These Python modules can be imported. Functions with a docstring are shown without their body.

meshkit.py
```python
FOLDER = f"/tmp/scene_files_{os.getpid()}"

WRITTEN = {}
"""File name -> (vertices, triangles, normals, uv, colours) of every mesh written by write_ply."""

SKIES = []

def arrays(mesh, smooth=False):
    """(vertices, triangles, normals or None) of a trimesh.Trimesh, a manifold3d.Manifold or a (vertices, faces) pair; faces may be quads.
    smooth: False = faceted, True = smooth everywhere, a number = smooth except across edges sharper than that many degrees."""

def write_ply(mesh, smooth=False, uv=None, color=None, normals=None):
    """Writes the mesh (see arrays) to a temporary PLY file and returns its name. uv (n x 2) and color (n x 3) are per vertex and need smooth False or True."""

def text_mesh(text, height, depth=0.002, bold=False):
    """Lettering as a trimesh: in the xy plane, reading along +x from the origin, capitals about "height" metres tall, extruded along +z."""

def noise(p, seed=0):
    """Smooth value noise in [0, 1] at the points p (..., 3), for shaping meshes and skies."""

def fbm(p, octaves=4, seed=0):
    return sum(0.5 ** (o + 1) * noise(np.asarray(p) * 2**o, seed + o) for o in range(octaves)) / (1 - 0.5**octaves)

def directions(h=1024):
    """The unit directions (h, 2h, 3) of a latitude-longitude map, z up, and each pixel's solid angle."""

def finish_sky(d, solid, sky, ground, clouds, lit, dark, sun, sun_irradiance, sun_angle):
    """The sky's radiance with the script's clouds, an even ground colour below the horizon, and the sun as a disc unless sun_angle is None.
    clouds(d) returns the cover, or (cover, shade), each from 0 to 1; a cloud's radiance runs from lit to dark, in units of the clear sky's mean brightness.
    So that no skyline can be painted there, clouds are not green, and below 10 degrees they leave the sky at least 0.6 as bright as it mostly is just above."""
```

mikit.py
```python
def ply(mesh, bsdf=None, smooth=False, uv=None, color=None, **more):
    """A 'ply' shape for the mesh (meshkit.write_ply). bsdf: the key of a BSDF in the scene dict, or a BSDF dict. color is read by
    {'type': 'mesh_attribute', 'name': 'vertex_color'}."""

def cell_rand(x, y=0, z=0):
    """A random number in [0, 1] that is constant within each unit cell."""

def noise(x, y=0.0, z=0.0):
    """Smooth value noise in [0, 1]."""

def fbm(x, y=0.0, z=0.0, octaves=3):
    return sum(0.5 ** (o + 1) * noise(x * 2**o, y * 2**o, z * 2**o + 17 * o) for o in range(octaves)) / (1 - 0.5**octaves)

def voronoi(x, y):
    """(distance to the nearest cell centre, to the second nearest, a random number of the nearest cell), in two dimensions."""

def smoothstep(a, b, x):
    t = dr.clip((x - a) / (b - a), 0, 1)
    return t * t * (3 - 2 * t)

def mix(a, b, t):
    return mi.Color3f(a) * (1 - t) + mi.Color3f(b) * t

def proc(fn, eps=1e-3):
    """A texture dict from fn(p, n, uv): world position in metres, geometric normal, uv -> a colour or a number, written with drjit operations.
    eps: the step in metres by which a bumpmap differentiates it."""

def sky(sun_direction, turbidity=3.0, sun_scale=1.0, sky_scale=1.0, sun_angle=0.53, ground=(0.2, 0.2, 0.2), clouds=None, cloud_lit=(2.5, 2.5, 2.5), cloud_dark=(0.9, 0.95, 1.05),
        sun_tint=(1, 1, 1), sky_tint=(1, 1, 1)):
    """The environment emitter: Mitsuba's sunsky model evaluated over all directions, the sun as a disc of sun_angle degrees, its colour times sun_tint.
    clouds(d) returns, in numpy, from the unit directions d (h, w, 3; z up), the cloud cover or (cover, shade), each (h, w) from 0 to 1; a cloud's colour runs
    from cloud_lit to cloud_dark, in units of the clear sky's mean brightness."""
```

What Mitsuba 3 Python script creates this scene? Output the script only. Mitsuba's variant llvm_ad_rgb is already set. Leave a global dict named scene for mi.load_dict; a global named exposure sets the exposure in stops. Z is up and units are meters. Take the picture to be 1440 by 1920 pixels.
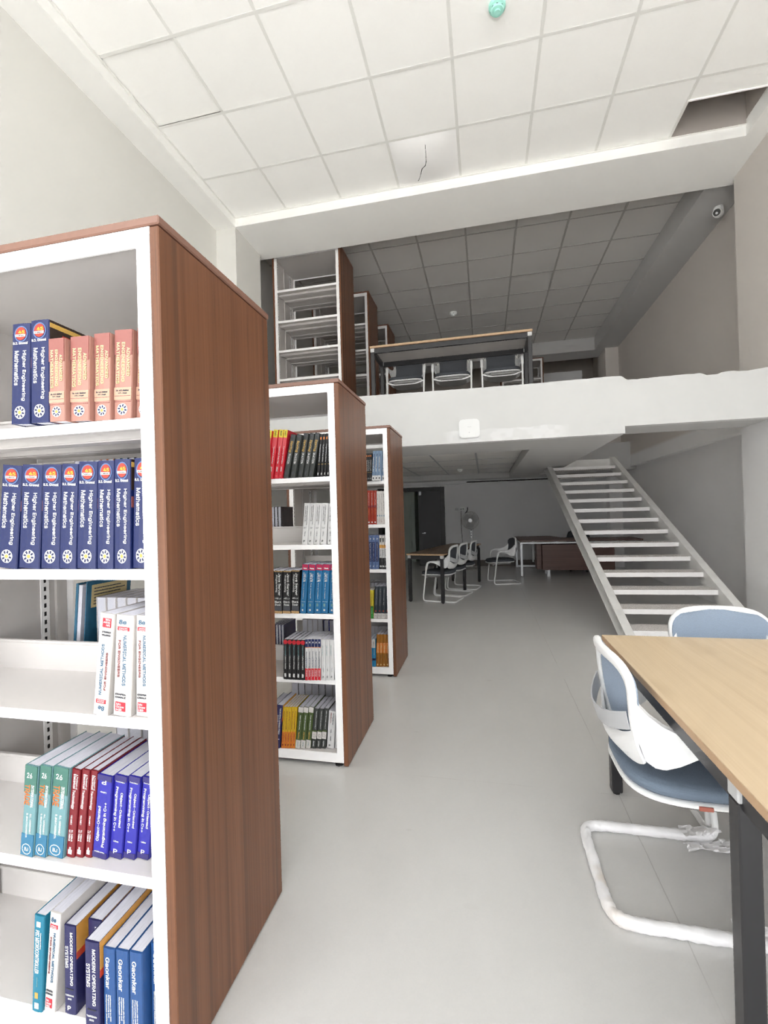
import math, random
import numpy as np
import trimesh
import mitsuba as mi
import drjit as dr
import mikit
import meshkit
from manifold3d import Manifold
from shapely.geometry import Polygon
from mikit import proc, noise, fbm, smoothstep, mix, cell_rand

random.seed(7)
rng = np.random.default_rng(7)
T = mi.ScalarTransform4f
scene, labels = {}, {}

# ------------------------------------------------------------------ camera, sky, exposure
EYE = np.array([0.0, 0.0, 1.3748])
PITCH, YAW, ROLL, FOCAL = 0.0042, 0.2173, 0.0276, 856.9
cx, sx = math.cos(PITCH), math.sin(PITCH)
cy, sy = math.cos(YAW), math.sin(YAW)
cz, sz = math.cos(ROLL), math.sin(ROLL)
ROT = np.array([[cy, -sy, 0], [sy, cy, 0], [0, 0, 1]]) @ np.array([[1, 0, 0], [0, cx, -sx], [0, sx, cx]]) @ np.array([[cz, 0, sz], [0, 1, 0], [-sz, 0, cz]])
fwd, up = ROT @ [0, 1, 0], ROT @ [0, 0, 1]
scene['camera'] = {'type': 'perspective', 'fov': 2 * math.degrees(math.atan(720 / FOCAL)), 'fov_axis': 'x', 'near_clip': 0.05, 'far_clip': 200.0,
                   'to_world': T().look_at(origin=EYE.tolist(), target=(EYE + fwd).tolist(), up=up.tolist())}
exposure = 4.06


def cloud_cover(d):
    """An overcast sky, as overcast skies are: the zenith about three times as bright as the horizon."""
    return np.ones(d.shape[:2]), 0.92 * (1 - np.clip(d[..., 2], 0, 1)) + 0.08 * meshkit.fbm(d * 3.0, 3, seed=4)


scene['daylight'] = mikit.sky([0.35, -0.75, 0.6], turbidity=4.0, sun_scale=0.0, sky_scale=1.0, ground=(0.9, 0.89, 0.87), clouds=cloud_cover,
                              cloud_lit=(3.9, 3.9, 3.9), cloud_dark=(1.25, 1.26, 1.28))

# ------------------------------------------------------------------ helpers


def box(x0, x1, y0, y1, z0, z1, bev=0.0):
    """A box, its edges chamfered by bev."""
    lo, hi = np.array([x0, y0, z0], float), np.array([x1, y1, z1], float)
    lo, hi = np.minimum(lo, hi), np.maximum(lo, hi)
    if bev <= 0:
        m = trimesh.creation.box(extents=hi - lo)
        m.apply_translation((lo + hi) / 2)
        return m
    bev = min(bev, 0.45 * float((hi - lo).min()))
    pts = []
    for sxx in (0, 1):
        for syy in (0, 1):
            for szz in (0, 1):
                c = np.array([hi[0] if sxx else lo[0], hi[1] if syy else lo[1], hi[2] if szz else lo[2]])
                s = np.array([-1 if sxx else 1, -1 if syy else 1, -1 if szz else 1]) * bev
                for k in range(3):
                    q = c + s
                    q[k] = c[k]
                    pts.append(q)
    return trimesh.Trimesh(pts).convex_hull


def cat(*ms):
    flat = []
    for m in ms:
        flat += list(m) if isinstance(m, (list, tuple)) else [m]
    return trimesh.util.concatenate(flat)


def moved(m, x=0, y=0, z=0, rz=0, rx=0, ry=0):
    m = m.copy()
    if rx:
        m.apply_transform(trimesh.transformations.rotation_matrix(math.radians(rx), [1, 0, 0]))
    if ry:
        m.apply_transform(trimesh.transformations.rotation_matrix(math.radians(ry), [0, 1, 0]))
    if rz:
        m.apply_transform(trimesh.transformations.rotation_matrix(math.radians(rz), [0, 0, 1]))
    m.apply_translation([x, y, z])
    return m


def cyl(p0, p1, r, n=20):
    p0, p1 = np.array(p0, float), np.array(p1, float)
    return trimesh.creation.cylinder(radius=r, segment=[p0, p1], sections=n)


def prism(poly, d0, d1, plane='xy'):
    """Polygon (list of 2-tuples or shapely) extruded from d0 to d1 along the third axis."""
    p = poly if isinstance(poly, Polygon) else Polygon(poly)
    m = trimesh.creation.extrude_polygon(p, abs(d1 - d0), engine='earcut')
    m.apply_translation([0, 0, min(d0, d1)])
    if plane == 'xz':
        m.apply_transform(np.array([[1, 0, 0, 0], [0, 0, -1, 0], [0, 1, 0, 0], [0, 0, 0, 1.0]]))
        m.apply_translation([0, d0 + d1, 0])
    if plane == 'yz':
        m.apply_transform(np.array([[0, 0, 1, 0], [1, 0, 0, 0], [0, 1, 0, 0], [0, 0, 0, 1.0]]))
    return m


def spline(pts, n=40, closed=False):
    """Catmull-Rom through the points."""
    p = np.array(pts, float)
    k = len(p)
    out = []
    segs = k if closed else k - 1
    per = max(2, n // segs)
    for i in range(segs):
        g = (lambda j: p[j % k]) if closed else (lambda j: p[min(max(j, 0), k - 1)])
        a, b, c, d = g(i - 1), g(i), g(i + 1), g(i + 2)
        for t in np.linspace(0, 1, per, endpoint=False):
            out.append(0.5 * ((2 * b) + (-a + c) * t + (2 * a - 5 * b + 4 * c - d) * t * t + (-a + 3 * b - 3 * c + d) * t ** 3))
    if not closed:
        out.append(p[-1])
    return np.array(out)


def sweep(path, ra, rb=None, side=None, n=12, closed=False, power=2.0):
    """A tube of superelliptic section: half width ra along `side`, rb across it; both may vary along the path."""
    p = np.asarray(path, float)
    m = len(p)
    rb = ra if rb is None else rb
    ra, rb = np.broadcast_to(ra, (m,)), np.broadcast_to(rb, (m,))
    t = (np.roll(p, -1, 0) - np.roll(p, 1, 0)) if closed else np.gradient(p, axis=0)
    t /= np.linalg.norm(t, axis=1, keepdims=True) + 1e-12
    if side is None:
        u = np.zeros_like(p)
        a = np.cross(t[0], [0, 0, 1.0])
        if np.linalg.norm(a) < 0.1:
            a = np.cross(t[0], [1.0, 0, 0])
        u[0] = a / np.linalg.norm(a)
        for i in range(1, m):
            a = u[i - 1] - t[i] * (u[i - 1] @ t[i])
            u[i] = a / (np.linalg.norm(a) + 1e-12)
    else:
        s = np.broadcast_to(np.asarray(side, float), p.shape)
        u = s - t * (s * t).sum(1, keepdims=True)
        u /= np.linalg.norm(u, axis=1, keepdims=True) + 1e-12
    w = np.cross(t, u)
    ang = np.arange(n) * 2 * np.pi / n
    ca = np.sign(np.cos(ang)) * np.abs(np.cos(ang)) ** (2 / power)
    sa = np.sign(np.sin(ang)) * np.abs(np.sin(ang)) ** (2 / power)
    v = p[:, None] + ra[:, None, None] * ca[None, :, None] * u[:, None] + rb[:, None, None] * sa[None, :, None] * w[:, None]
    f = []
    for i in range(m if closed else m - 1):
        j = (i + 1) % m
        for k in range(n):
            k2 = (k + 1) % n
            f += [[i * n + k, i * n + k2, j * n + k2], [i * n + k, j * n + k2, j * n + k]]
    v = v.reshape(-1, 3)
    if not closed:
        a, b = len(v), len(v) + 1
        v = np.vstack([v, p[:1], p[-1:]])
        for k in range(n):
            k2 = (k + 1) % n
            f += [[a, k2, k], [b, (m - 1) * n + k, (m - 1) * n + k2]]
    mesh = trimesh.Trimesh(v, f, process=False)
    if mesh.volume < 0:
        mesh.invert()
    return mesh


def sheet(fn, us, vs, thick):
    """A thickened surface: fn(u, v) -> point, thick along the surface's normal."""
    P = np.array([[fn(u, v) for v in vs] for u in us], float)
    du, dv = np.gradient(P, axis=0), np.gradient(P, axis=1)
    n = np.cross(du, dv)
    n /= np.linalg.norm(n, axis=2, keepdims=True) + 1e-12
    A, B = P + n * thick / 2, P - n * thick / 2
    a, b = len(us), len(vs)
    v = np.vstack([A.reshape(-1, 3), B.reshape(-1, 3)])
    o = a * b
    f = []
    for i in range(a - 1):
        for j in range(b - 1):
            q = [i * b + j, (i + 1) * b + j, (i + 1) * b + j + 1, i * b + j + 1]
            f += [[q[0], q[1], q[2]], [q[0], q[2], q[3]], [o + q[0], o + q[2], o + q[1]], [o + q[0], o + q[3], o + q[2]]]
    rim = [i * b for i in range(a)] + [(a - 1) * b + j for j in range(1, b)] + [i * b + b - 1 for i in range(a - 2, -1, -1)] + [j for j in range(b - 2, 0, -1)]
    for k in range(len(rim)):
        r0, r1 = rim[k], rim[(k + 1) % len(rim)]
        f += [[r0, o + r1, r1], [r0, o + r0, o + r1]]
    m = trimesh.Trimesh(v, f, process=False)
    if m.volume < 0:
        m.invert()
    return m


def numbered(key):
    if key not in used:
        used[key] = 0
        return key
    used[key] += 1
    return f'{key}_{used[key]:03d}'


used = {}


def tag(key, label=None, category=None, group=None, kind=None):
    d = {}
    if label: d['label'] = label
    if category: d['category'] = category
    if group: d['group'] = group
    if kind: d['kind'] = kind
    labels[key] = d
    return key


def thing(name, label, category, group=None):
    return tag(numbered(name), label, category, group)


def put(parent, name, mesh, bsdf=None, place=None, smooth=False, label=None, kind=None):
    """One entry of the scene. mesh: a mesh, or a finished ply dict that several entries share."""
    key = numbered(f'{parent}__{name}' if parent else name)
    d = dict(mesh) if isinstance(mesh, dict) else mikit.ply(mesh, bsdf, smooth=smooth)
    if place is not None:
        d['to_world'] = place
    scene[key] = d
    if label or kind:
        tag(key, label, None, None, kind)
    return key


def setting(name, mesh, bsdf, label=None, smooth=False):
    key = put(None, name, mesh, bsdf, smooth=smooth)
    tag(key, label, None, None, 'structure')
    return key


_text = {}


def lettering(s, bold=True):
    """Text as a mesh scaled to the unit box: x 0..1 along the reading direction, y 0..1 of the ink's height, z 0..1."""
    if (s, bold) not in _text:
        m = meshkit.text_mesh(s, 0.1, 0.01, bold)
        lo, hi = m.bounds
        m.apply_translation(-lo)
        m.apply_scale(1.0 / (hi - lo))
        _text[(s, bold)] = m
    return _text[(s, bold)]


# ------------------------------------------------------------------ materials


def rgb(*c):
    return {'type': 'rgb', 'value': list(c)}


def lin(r, g, b):
    f = lambda v: (v / 255 / 12.92) if v <= 10 else ((v / 255 + 0.055) / 1.055) ** 2.4
    return [f(r), f(g), f(b)]


def mat(name, color, rough=0.5, spec=0.5, metallic=0.0, **more):
    c = color if isinstance(color, dict) else rgb(*color)
    scene[name] = {'type': 'twosided', 'bsdf': {'type': 'principled', 'base_color': c, 'roughness': rough, 'specular': spec, 'metallic': metallic, **more}}
    return name


def plaster(base, amp):
    def fn(p, n, uv):
        v = fbm(p.x * 1.3 + 3, p.y * 1.3, p.z * 1.3, 3)
        return mix(tuple(c * (1 - amp) for c in base), base, v)
    return proc(fn)


mat('m_wall', plaster((0.67, 0.664, 0.632), 0.06), 0.85, 0.2)


def right_wall_color(p, n, uv):
    """Colour by height: taupe upstairs, paler neutral grey below the mezzanine."""
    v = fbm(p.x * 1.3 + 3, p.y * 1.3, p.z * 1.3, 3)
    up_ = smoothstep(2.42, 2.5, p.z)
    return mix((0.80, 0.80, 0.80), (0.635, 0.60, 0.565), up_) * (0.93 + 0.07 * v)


mat('m_wall_right', proc(right_wall_color), 0.85, 0.2)
mat('m_wall_back', plaster((0.62, 0.625, 0.63), 0.05), 0.8, 0.25)


def fascia_color(p, n, uv):
    v = fbm(p.x * 2.0, p.y * 2, p.z * 2.0, 3)
    base = mix((0.565, 0.57, 0.565), (0.615, 0.62, 0.615), v)
    edge = 2.26 + 0.05 * fbm(p.x * 6.0, p.z * 3, 0.5, 3)
    patch = (1 - smoothstep(edge - 0.01, edge + 0.01, p.z)) * smoothstep(0.32, 0.5, noise(p.x * 1.7 + 8.3, 0.2, 0.1)) * (0.5 + 0.5 * smoothstep(0.4, 0.6, fbm(p.x * 14, p.z * 14, 0.2, 2))) * (1 - smoothstep(0.75, 0.95, p.x))
    return mix(base, (0.69, 0.695, 0.70), patch * 0.9)


mat('m_fascia', proc(fascia_color), 0.75, 0.25)
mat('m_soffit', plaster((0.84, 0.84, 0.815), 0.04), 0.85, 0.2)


def tile_color(p, n, uv):
    v = fbm(p.x * 220, p.y * 220, 0.3, 2)
    w = cell_rand(dr.floor((p.x + 2.267) / 0.702), dr.floor((p.y - 3.1196) / 0.702), 5)
    return mix((0.87, 0.87, 0.845), (0.91, 0.91, 0.885), 0.55 * v + 0.45 * w)


mat('m_soffit_shaded', plaster((0.48, 0.48, 0.475), 0.04), 0.85, 0.2)  # darker copy of m_soffit: the shade round the mezzanine is put into its colour
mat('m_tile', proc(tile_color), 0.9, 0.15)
mat('m_tile_shaded', plaster((0.62, 0.61, 0.59), 0.06), 0.9, 0.15)  # m_tile darkened, so the dimness above and below the mezzanine sits in the colour
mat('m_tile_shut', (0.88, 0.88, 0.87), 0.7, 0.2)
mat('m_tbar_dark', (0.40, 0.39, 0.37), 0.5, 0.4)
mat('m_tbar', (0.74, 0.74, 0.71), 0.5, 0.4)
mat('m_dark', (0.02, 0.02, 0.02), 0.9, 0.1)
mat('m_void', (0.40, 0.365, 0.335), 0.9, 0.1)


def floor_color(p, n, uv):
    a = fbm(p.x * 0.8 + 4, p.y * 0.8, 0.1, 4)
    b = fbm(p.x * 7, p.y * 3, 0.7, 3)
    c = noise(p.x * 330, p.y * 330, 0.2)
    base = mix((0.44, 0.438, 0.428), (0.52, 0.518, 0.508), 0.55 * a + 0.3 * b + 0.15 * c)
    sx = dr.abs(p.x - 0.585 - 0.004 * noise(p.y * 6, 0.3, 0.9))
    sy = dr.abs(p.y - 2.37 - 0.006 * noise(p.x * 5, 0.1, 0.2))
    seam = (1 - smoothstep(0.0012, 0.0026, sx)) * smoothstep(0.25, 0.5, noise(p.y * 5, 1.0, 0.4)) + 0.6 * (1 - smoothstep(0.001, 0.0022, sy)) * smoothstep(0.35, 0.6, noise(p.x * 7, 4.0, 0.4))
    scuff = smoothstep(0.83, 0.9, noise(p.x * 11 + 3, p.y * 26, 0.6)) * smoothstep(0.7, 0.85, noise(p.x * 2.1, p.y * 2.1, 3.3))
    speck = smoothstep(0.986, 0.995, noise(p.x * 45, p.y * 45, 6.1))
    return mix(mix(base, (0.24, 0.23, 0.22), dr.clip(seam, 0, 1) * 0.4), (0.30, 0.29, 0.28), dr.clip(0.35 * scuff + 0.4 * speck, 0, 1))


def floor_rough(p, n, uv):
    return 0.22 + 0.14 * fbm(p.x * 2.2, p.y * 2.2, 0.4, 3)


mat('m_floor', proc(floor_color), proc(floor_rough), 0.45)


def walnut(p, n, uv):
    w = p.y + p.x
    warp = 0.02 * fbm(w * 2.0, p.z * 0.7, 0.3, 3)
    q = w + warp
    broad = fbm(q * 26, p.z * 0.25, 0.2, 3)
    fine = fbm(q * 150, p.z * 0.8, 0.9, 3)
    pore = smoothstep(0.62, 0.85, noise(q * 520, p.z * 5, 1.3))
    c = mix((0.085, 0.034, 0.017), (0.172, 0.074, 0.037), dr.clip(0.2 + 1.25 * (0.6 * broad + 0.5 * fine) - 0.35, 0, 1))
    streak = smoothstep(0.70, 0.82, noise(q * 42 + 9, p.z * 0.15, 2.2))
    c = mix(c, (0.068, 0.034, 0.021), streak * 0.55)
    return mix(c, (0.05, 0.026, 0.016), pore * 0.35)


mat('m_walnut', proc(walnut), 0.36, 0.3)
mat('m_walnut_edge', (0.175, 0.092, 0.066), 0.35, 0.45)


def dark_walnut(p, n, uv):
    g = fbm(p.x * 1.5, p.y * 1.5, p.z * 60, 3)
    return mix((0.085, 0.045, 0.038), (0.15, 0.085, 0.07), g)


mat('m_desk_wood', proc(dark_walnut), 0.4, 0.4)


def oak(p, n, uv):
    q = p.x * 1.0
    lane = dr.floor(q / 0.14)
    sh = cell_rand(lane, 3, 8) * 5
    warp = 0.03 * fbm(p.x * 3, p.y * 0.9 + sh, 0.4, 3)
    g = fbm((q + warp) * 38, p.y * 1.2 + sh, 0.2, 3)
    f = fbm((q + warp) * 210, p.y * 4 + sh, 0.8, 2)
    knot = smoothstep(0.62, 0.8, fbm(p.x * 9, p.y * 3.0 + sh, 1.7, 3))
    c = mix((0.43, 0.325, 0.207), (0.53, 0.42, 0.283), 0.55 * g + 0.45 * f)
    c = mix(c, (0.38, 0.28, 0.17), knot * 0.5)
    return mix(c, (0.47, 0.37, 0.25), cell_rand(lane, 1, 2) * 0.35)


mat('m_oak', proc(oak), 0.42, 0.4)
mat('m_table_brown', proc(lambda p, n, uv: mix((0.13, 0.088, 0.06), (0.19, 0.135, 0.095), fbm(p.x * 30, p.y * 3, 0.5, 3))), 0.35, 0.4)
mat('m_oak_edge', (0.42, 0.285, 0.175), 0.5, 0.35)
mat('m_rack_white', (0.76, 0.757, 0.755), 0.38, 0.5)
mat('m_shelf_shaded', (0.52, 0.50, 0.485), 0.42, 0.4)  # same white paint as the rack frame, with the shelf shading put into the colour
mat('m_rack_sheet', (0.46, 0.44, 0.425), 0.45, 0.4)  # rack interior, its shading likewise painted in as a darker tone
mat('m_black_metal', (0.018, 0.018, 0.02), 0.32, 0.5)
mat('m_rubber', (0.02, 0.02, 0.02), 0.7, 0.3)
mat('m_white_plastic', (0.70, 0.71, 0.71), 0.38, 0.5)
mat('m_grey_dark', (0.22, 0.22, 0.215), 0.5, 0.4)
mat('m_grey_plastic', (0.40, 0.41, 0.42), 0.45, 0.4)


def fabric(base):
    def fn(p, n, uv):
        v = noise(p.x * 700, p.y * 700, p.z * 700)
        return mix(tuple(0.8 * c for c in base), tuple(1.15 * c for c in base), v)
    return proc(fn)


mat('m_seat_blue', fabric((0.135, 0.172, 0.222)), 0.85, 0.2, sheen=0.6)
mat('m_mesh_blue', fabric((0.25, 0.31, 0.395)), 0.8, 0.2, sheen=0.6)
mat('m_seat_dark', fabric((0.06, 0.066, 0.075)), 0.85, 0.2)
mat('m_mesh_dark', fabric((0.07, 0.076, 0.086)), 0.8, 0.2)


def film_color(p, n, uv):
    v = fbm(p.x * 24, p.y * 24, p.z * 24, 3)
    d = smoothstep(0.5, 0.75, fbm(p.x * 9 + 2, p.y * 9, 0.3, 3)) * (1 - smoothstep(0.405, 0.46, p.x))
    return mix(mix((0.62, 0.62, 0.63), (0.78, 0.78, 0.79), v), (0.52, 0.44, 0.36), d * 0.7)


mat('m_corner', (0.46, 0.47, 0.475), 0.35, 0.5)
mat('m_film', proc(film_color), 0.32, 0.5)
mat('m_red_tag', (0.33, 0.10, 0.07), 0.4, 0.5)
mat('m_silver', (0.62, 0.64, 0.66), 0.38, 0.5, metallic=0.35)
mat('m_galva', proc(lambda p, n, uv: mix((0.60, 0.60, 0.585), (0.72, 0.72, 0.705), fbm(p.x * 9, p.y * 9, p.z * 9, 3))), 0.45, 0.5)


def tread_color(p, n, uv):
    d = dr.abs(dr.sin((p.x + p.y) * 95) * dr.sin((p.x - p.y) * 95))
    return mix((0.40, 0.375, 0.36), (0.62, 0.60, 0.585), smoothstep(0.1, 0.6, d))


mat('m_tread', proc(tread_color), 0.5, 0.4)
mat('m_door', (0.035, 0.036, 0.04), 0.45, 0.4)
mat('m_door_frame', (0.006, 0.006, 0.007), 0.4, 0.4)
mat('m_corridor', (0.42, 0.47, 0.42), 0.8, 0.2)
mat('m_skirting', (0.10, 0.085, 0.075), 0.5, 0.4)
mat('m_detector', (0.36, 0.72, 0.62), 0.45, 0.4)
mat('m_detector_white', (0.75, 0.78, 0.76), 0.45, 0.4)
mat('m_page', proc(lambda p, n, uv: mix((0.44, 0.445, 0.50), (0.56, 0.565, 0.62), noise(p.x * 900, p.y * 40, p.z * 900))), 0.85, 0.15)
mat('m_fan', (0.34, 0.33, 0.31), 0.5, 0.4)
mat('m_glass_black', (0.012, 0.012, 0.014), 0.08, 0.6)

INK = {}


def ink(name, r, g, b, rough=0.4):
    """Printed colour from its sRGB look in full daylight."""
    c = [min(0.50, v * 0.62) for v in lin(r, g, b)]
    INK[name] = mat('m_ink_' + name, c, rough, 0.45)


for args in (('navy', 22, 37, 94), ('navy_dark', 28, 38, 82), ('white', 244, 244, 242), ('brick', 186, 136, 122), ('brick_dark', 164, 102, 94), ('brick_light', 212, 170, 146), ('badge_red', 188, 62, 48), ('cream', 236, 212, 160), ('orange_red', 214, 70, 38),
             ('yellow', 244, 214, 60), ('offwhite', 226, 222, 218), ('grey_text', 74, 76, 84), ('steel_text', 74, 110, 140), ('rose_text', 150, 84, 84), ('red_box', 206, 46, 62), ('teal_green', 74, 124, 112),
             ('teal_mid', 116, 160, 166), ('teal_blue', 56, 124, 160), ('orange_text', 224, 122, 60), ('maroon', 128, 26, 36), ('ultramarine', 48, 46, 168), ('ultra_dark', 58, 52, 120), ('teal', 28, 128, 158), ('indigo', 40, 40, 92),
             ('amber', 246, 168, 78), ('gaon_blue', 42, 86, 146), ('green', 84, 160, 84), ('red', 214, 36, 52), ('pink_red', 226, 84, 92), ('charcoal', 62, 66, 64), ('black', 20, 20, 22), ('gold', 222, 178, 92), ('java_blue', 30, 112, 164),
             ('magenta', 196, 52, 92), ('tan', 196, 158, 110), ('slate', 46, 56, 64), ('sunflower', 250, 190, 40), ('deep_orange', 238, 130, 50), ('olive', 78, 96, 52), ('pale_blue', 96, 120, 168), ('rust', 168, 50, 28),
             ('ochre', 170, 110, 36), ('bright_green', 50, 150, 60), ('cyan_blue', 40, 140, 190), ('sky_pattern', 120, 146, 176), ('brown_dark', 58, 44, 36), ('plain_blue', 44, 108, 140)):
    ink(*args)

# ------------------------------------------------------------------ the setting
XL, XR, YB = -3.23, 3.10, 11.75        # left wall, right wall, back wall
YF = 5.2065                            # face of the beam and of the mezzanine
ZT, ZS, ZV = 5.132, 5.025, 5.90        # front tiles, front soffit, slab above
ZM, ZMS = 5.368, 5.075                 # tiles over the mezzanine and the soffit around them
ZB, ZF = 2.151, 2.74                   # underside of the mezzanine, its floor

setting('floor', box(-3.5, 3.5, -1.6, 14.2, -0.1, 0), 'm_floor', 'grey sheet floor with faint seams, scuffs and a soft sheen')
setting('wall_left', box(XL - 0.25, XL, -1.6, 14.2, 0, 6.0), 'm_wall', 'tall cream painted wall behind the bookcases')
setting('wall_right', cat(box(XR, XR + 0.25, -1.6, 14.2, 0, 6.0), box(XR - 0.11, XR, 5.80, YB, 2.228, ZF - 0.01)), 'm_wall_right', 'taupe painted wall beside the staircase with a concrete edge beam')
# daylight side behind the camera: glazed front wall and glazed right bay
YW = -1.45                             # the glazed front, behind the camera
setting('window_1', cat(box(XL, XR, YW - 0.15, YW, 0, 0.12), box(XL, XR, YW - 0.15, YW, 4.5, 6.0), [box(x - 0.04, x + 0.04, YW - 0.15, YW, 0.12, 4.5) for x in (-3.19, -1.6, 0, 1.6, 3.06)],
                        box(XL, XR, YW - 0.13, YW - 0.03, 2.5, 2.6)), 'm_rack_white', 'glazed front of the room behind the viewer')
setting('pillar', box(XL, -2.96, YF, 5.85, 0, ZS + 0.02), 'm_wall', 'cream pillar on the left wall under the beam')
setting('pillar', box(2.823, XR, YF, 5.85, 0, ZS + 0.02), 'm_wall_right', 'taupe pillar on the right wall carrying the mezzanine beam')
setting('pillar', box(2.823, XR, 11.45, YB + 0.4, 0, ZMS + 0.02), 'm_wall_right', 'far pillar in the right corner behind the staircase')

# front ceiling: soffit ring, drop strips, tiles and bars
setting('trim_1', box(XL, -2.96, -1.45, YF, ZS, ZT + 0.1), 'm_soffit', 'plaster border strip along the left side of the tiled ceiling')
setting('trim_2', cat(box(2.632, XR, -1.45, YF, ZS, ZT + 0.05)), 'm_soffit', 'plaster border strip along the right side of the tiled ceiling')
setting('beam', box(XL, XR, YF, 5.97, ZS, ZV), 'm_soffit', 'plastered ceiling beam across the room above the mezzanine edge')
setting('ceiling', cat(box(XL, XR, -1.6, 14.2, ZV, ZV + 0.2), box(-2.96, 2.632, -1.45, 1.012, ZT, ZT + 0.03), ), 'm_tile', 'white tiled ceiling in a metal grid')
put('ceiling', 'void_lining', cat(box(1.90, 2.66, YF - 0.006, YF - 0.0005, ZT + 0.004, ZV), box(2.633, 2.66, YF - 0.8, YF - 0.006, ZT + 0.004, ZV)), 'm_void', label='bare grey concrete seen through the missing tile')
gx = [-2.96] + [-2.267 + 0.702 * i for i in range(7)] + [2.632]
gy = [1.0136 + 0.702 * j for j in range(7)]
gy[-1] = YF
BAR = 0.013
_tiles = {}


def tile_mesh(w, d, tilt=(0, 0), t=0.014, m_='m_tile'):
    key = (round(w, 3), round(d, 3), tilt, t, m_)
    if key not in _tiles:
        m = box(-w / 2, w / 2, -d / 2, d / 2, 0, t, 0.003)
        m.vertices[:, 2] += m.vertices[:, 0] * tilt[0] + m.vertices[:, 1] * tilt[1]
        _tiles[key] = mikit.ply(m, m_)
    return _tiles[key]


TILTS = [(0, 0), (0.004, 0.003), (-0.004, 0.002), (0.002, -0.005)]
for i in range(8):
    for j in range(6):
        x0, x1, y0, y1 = gx[i] + 0.004, gx[i + 1] - 0.004, gy[j] + 0.004, gy[j + 1] - 0.004
        if i == 7 and j == 5:
            y1 = 4.758
        if i == 3 and j == 5:
            continue
        dz = 0.012 if (i == 0 and j == 3) else 0.002
        put('ceiling', 'tile', tile_mesh(x1 - x0, y1 - y0, TILTS[(i * 5 + j * 3) % 4]), place=T().translate([(x0 + x1) / 2, (y0 + y1) / 2, ZT + dz]))
# the sagging cracked tile
u = np.linspace(0, 1, 13)
sx0, sx1, sy0, sy1 = gx[3] + 0.012, gx[4] - 0.012, gy[5] + 0.012, gy[6] - 0.004


def sag(a, b):
    return [sx0 + (sx1 - sx0) * a, sy0 + (sy1 - sy0) * b, ZT + 0.004 - 0.05 * (math.sin(math.pi * a) * math.sin(math.pi * b)) ** 0.7]


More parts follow.
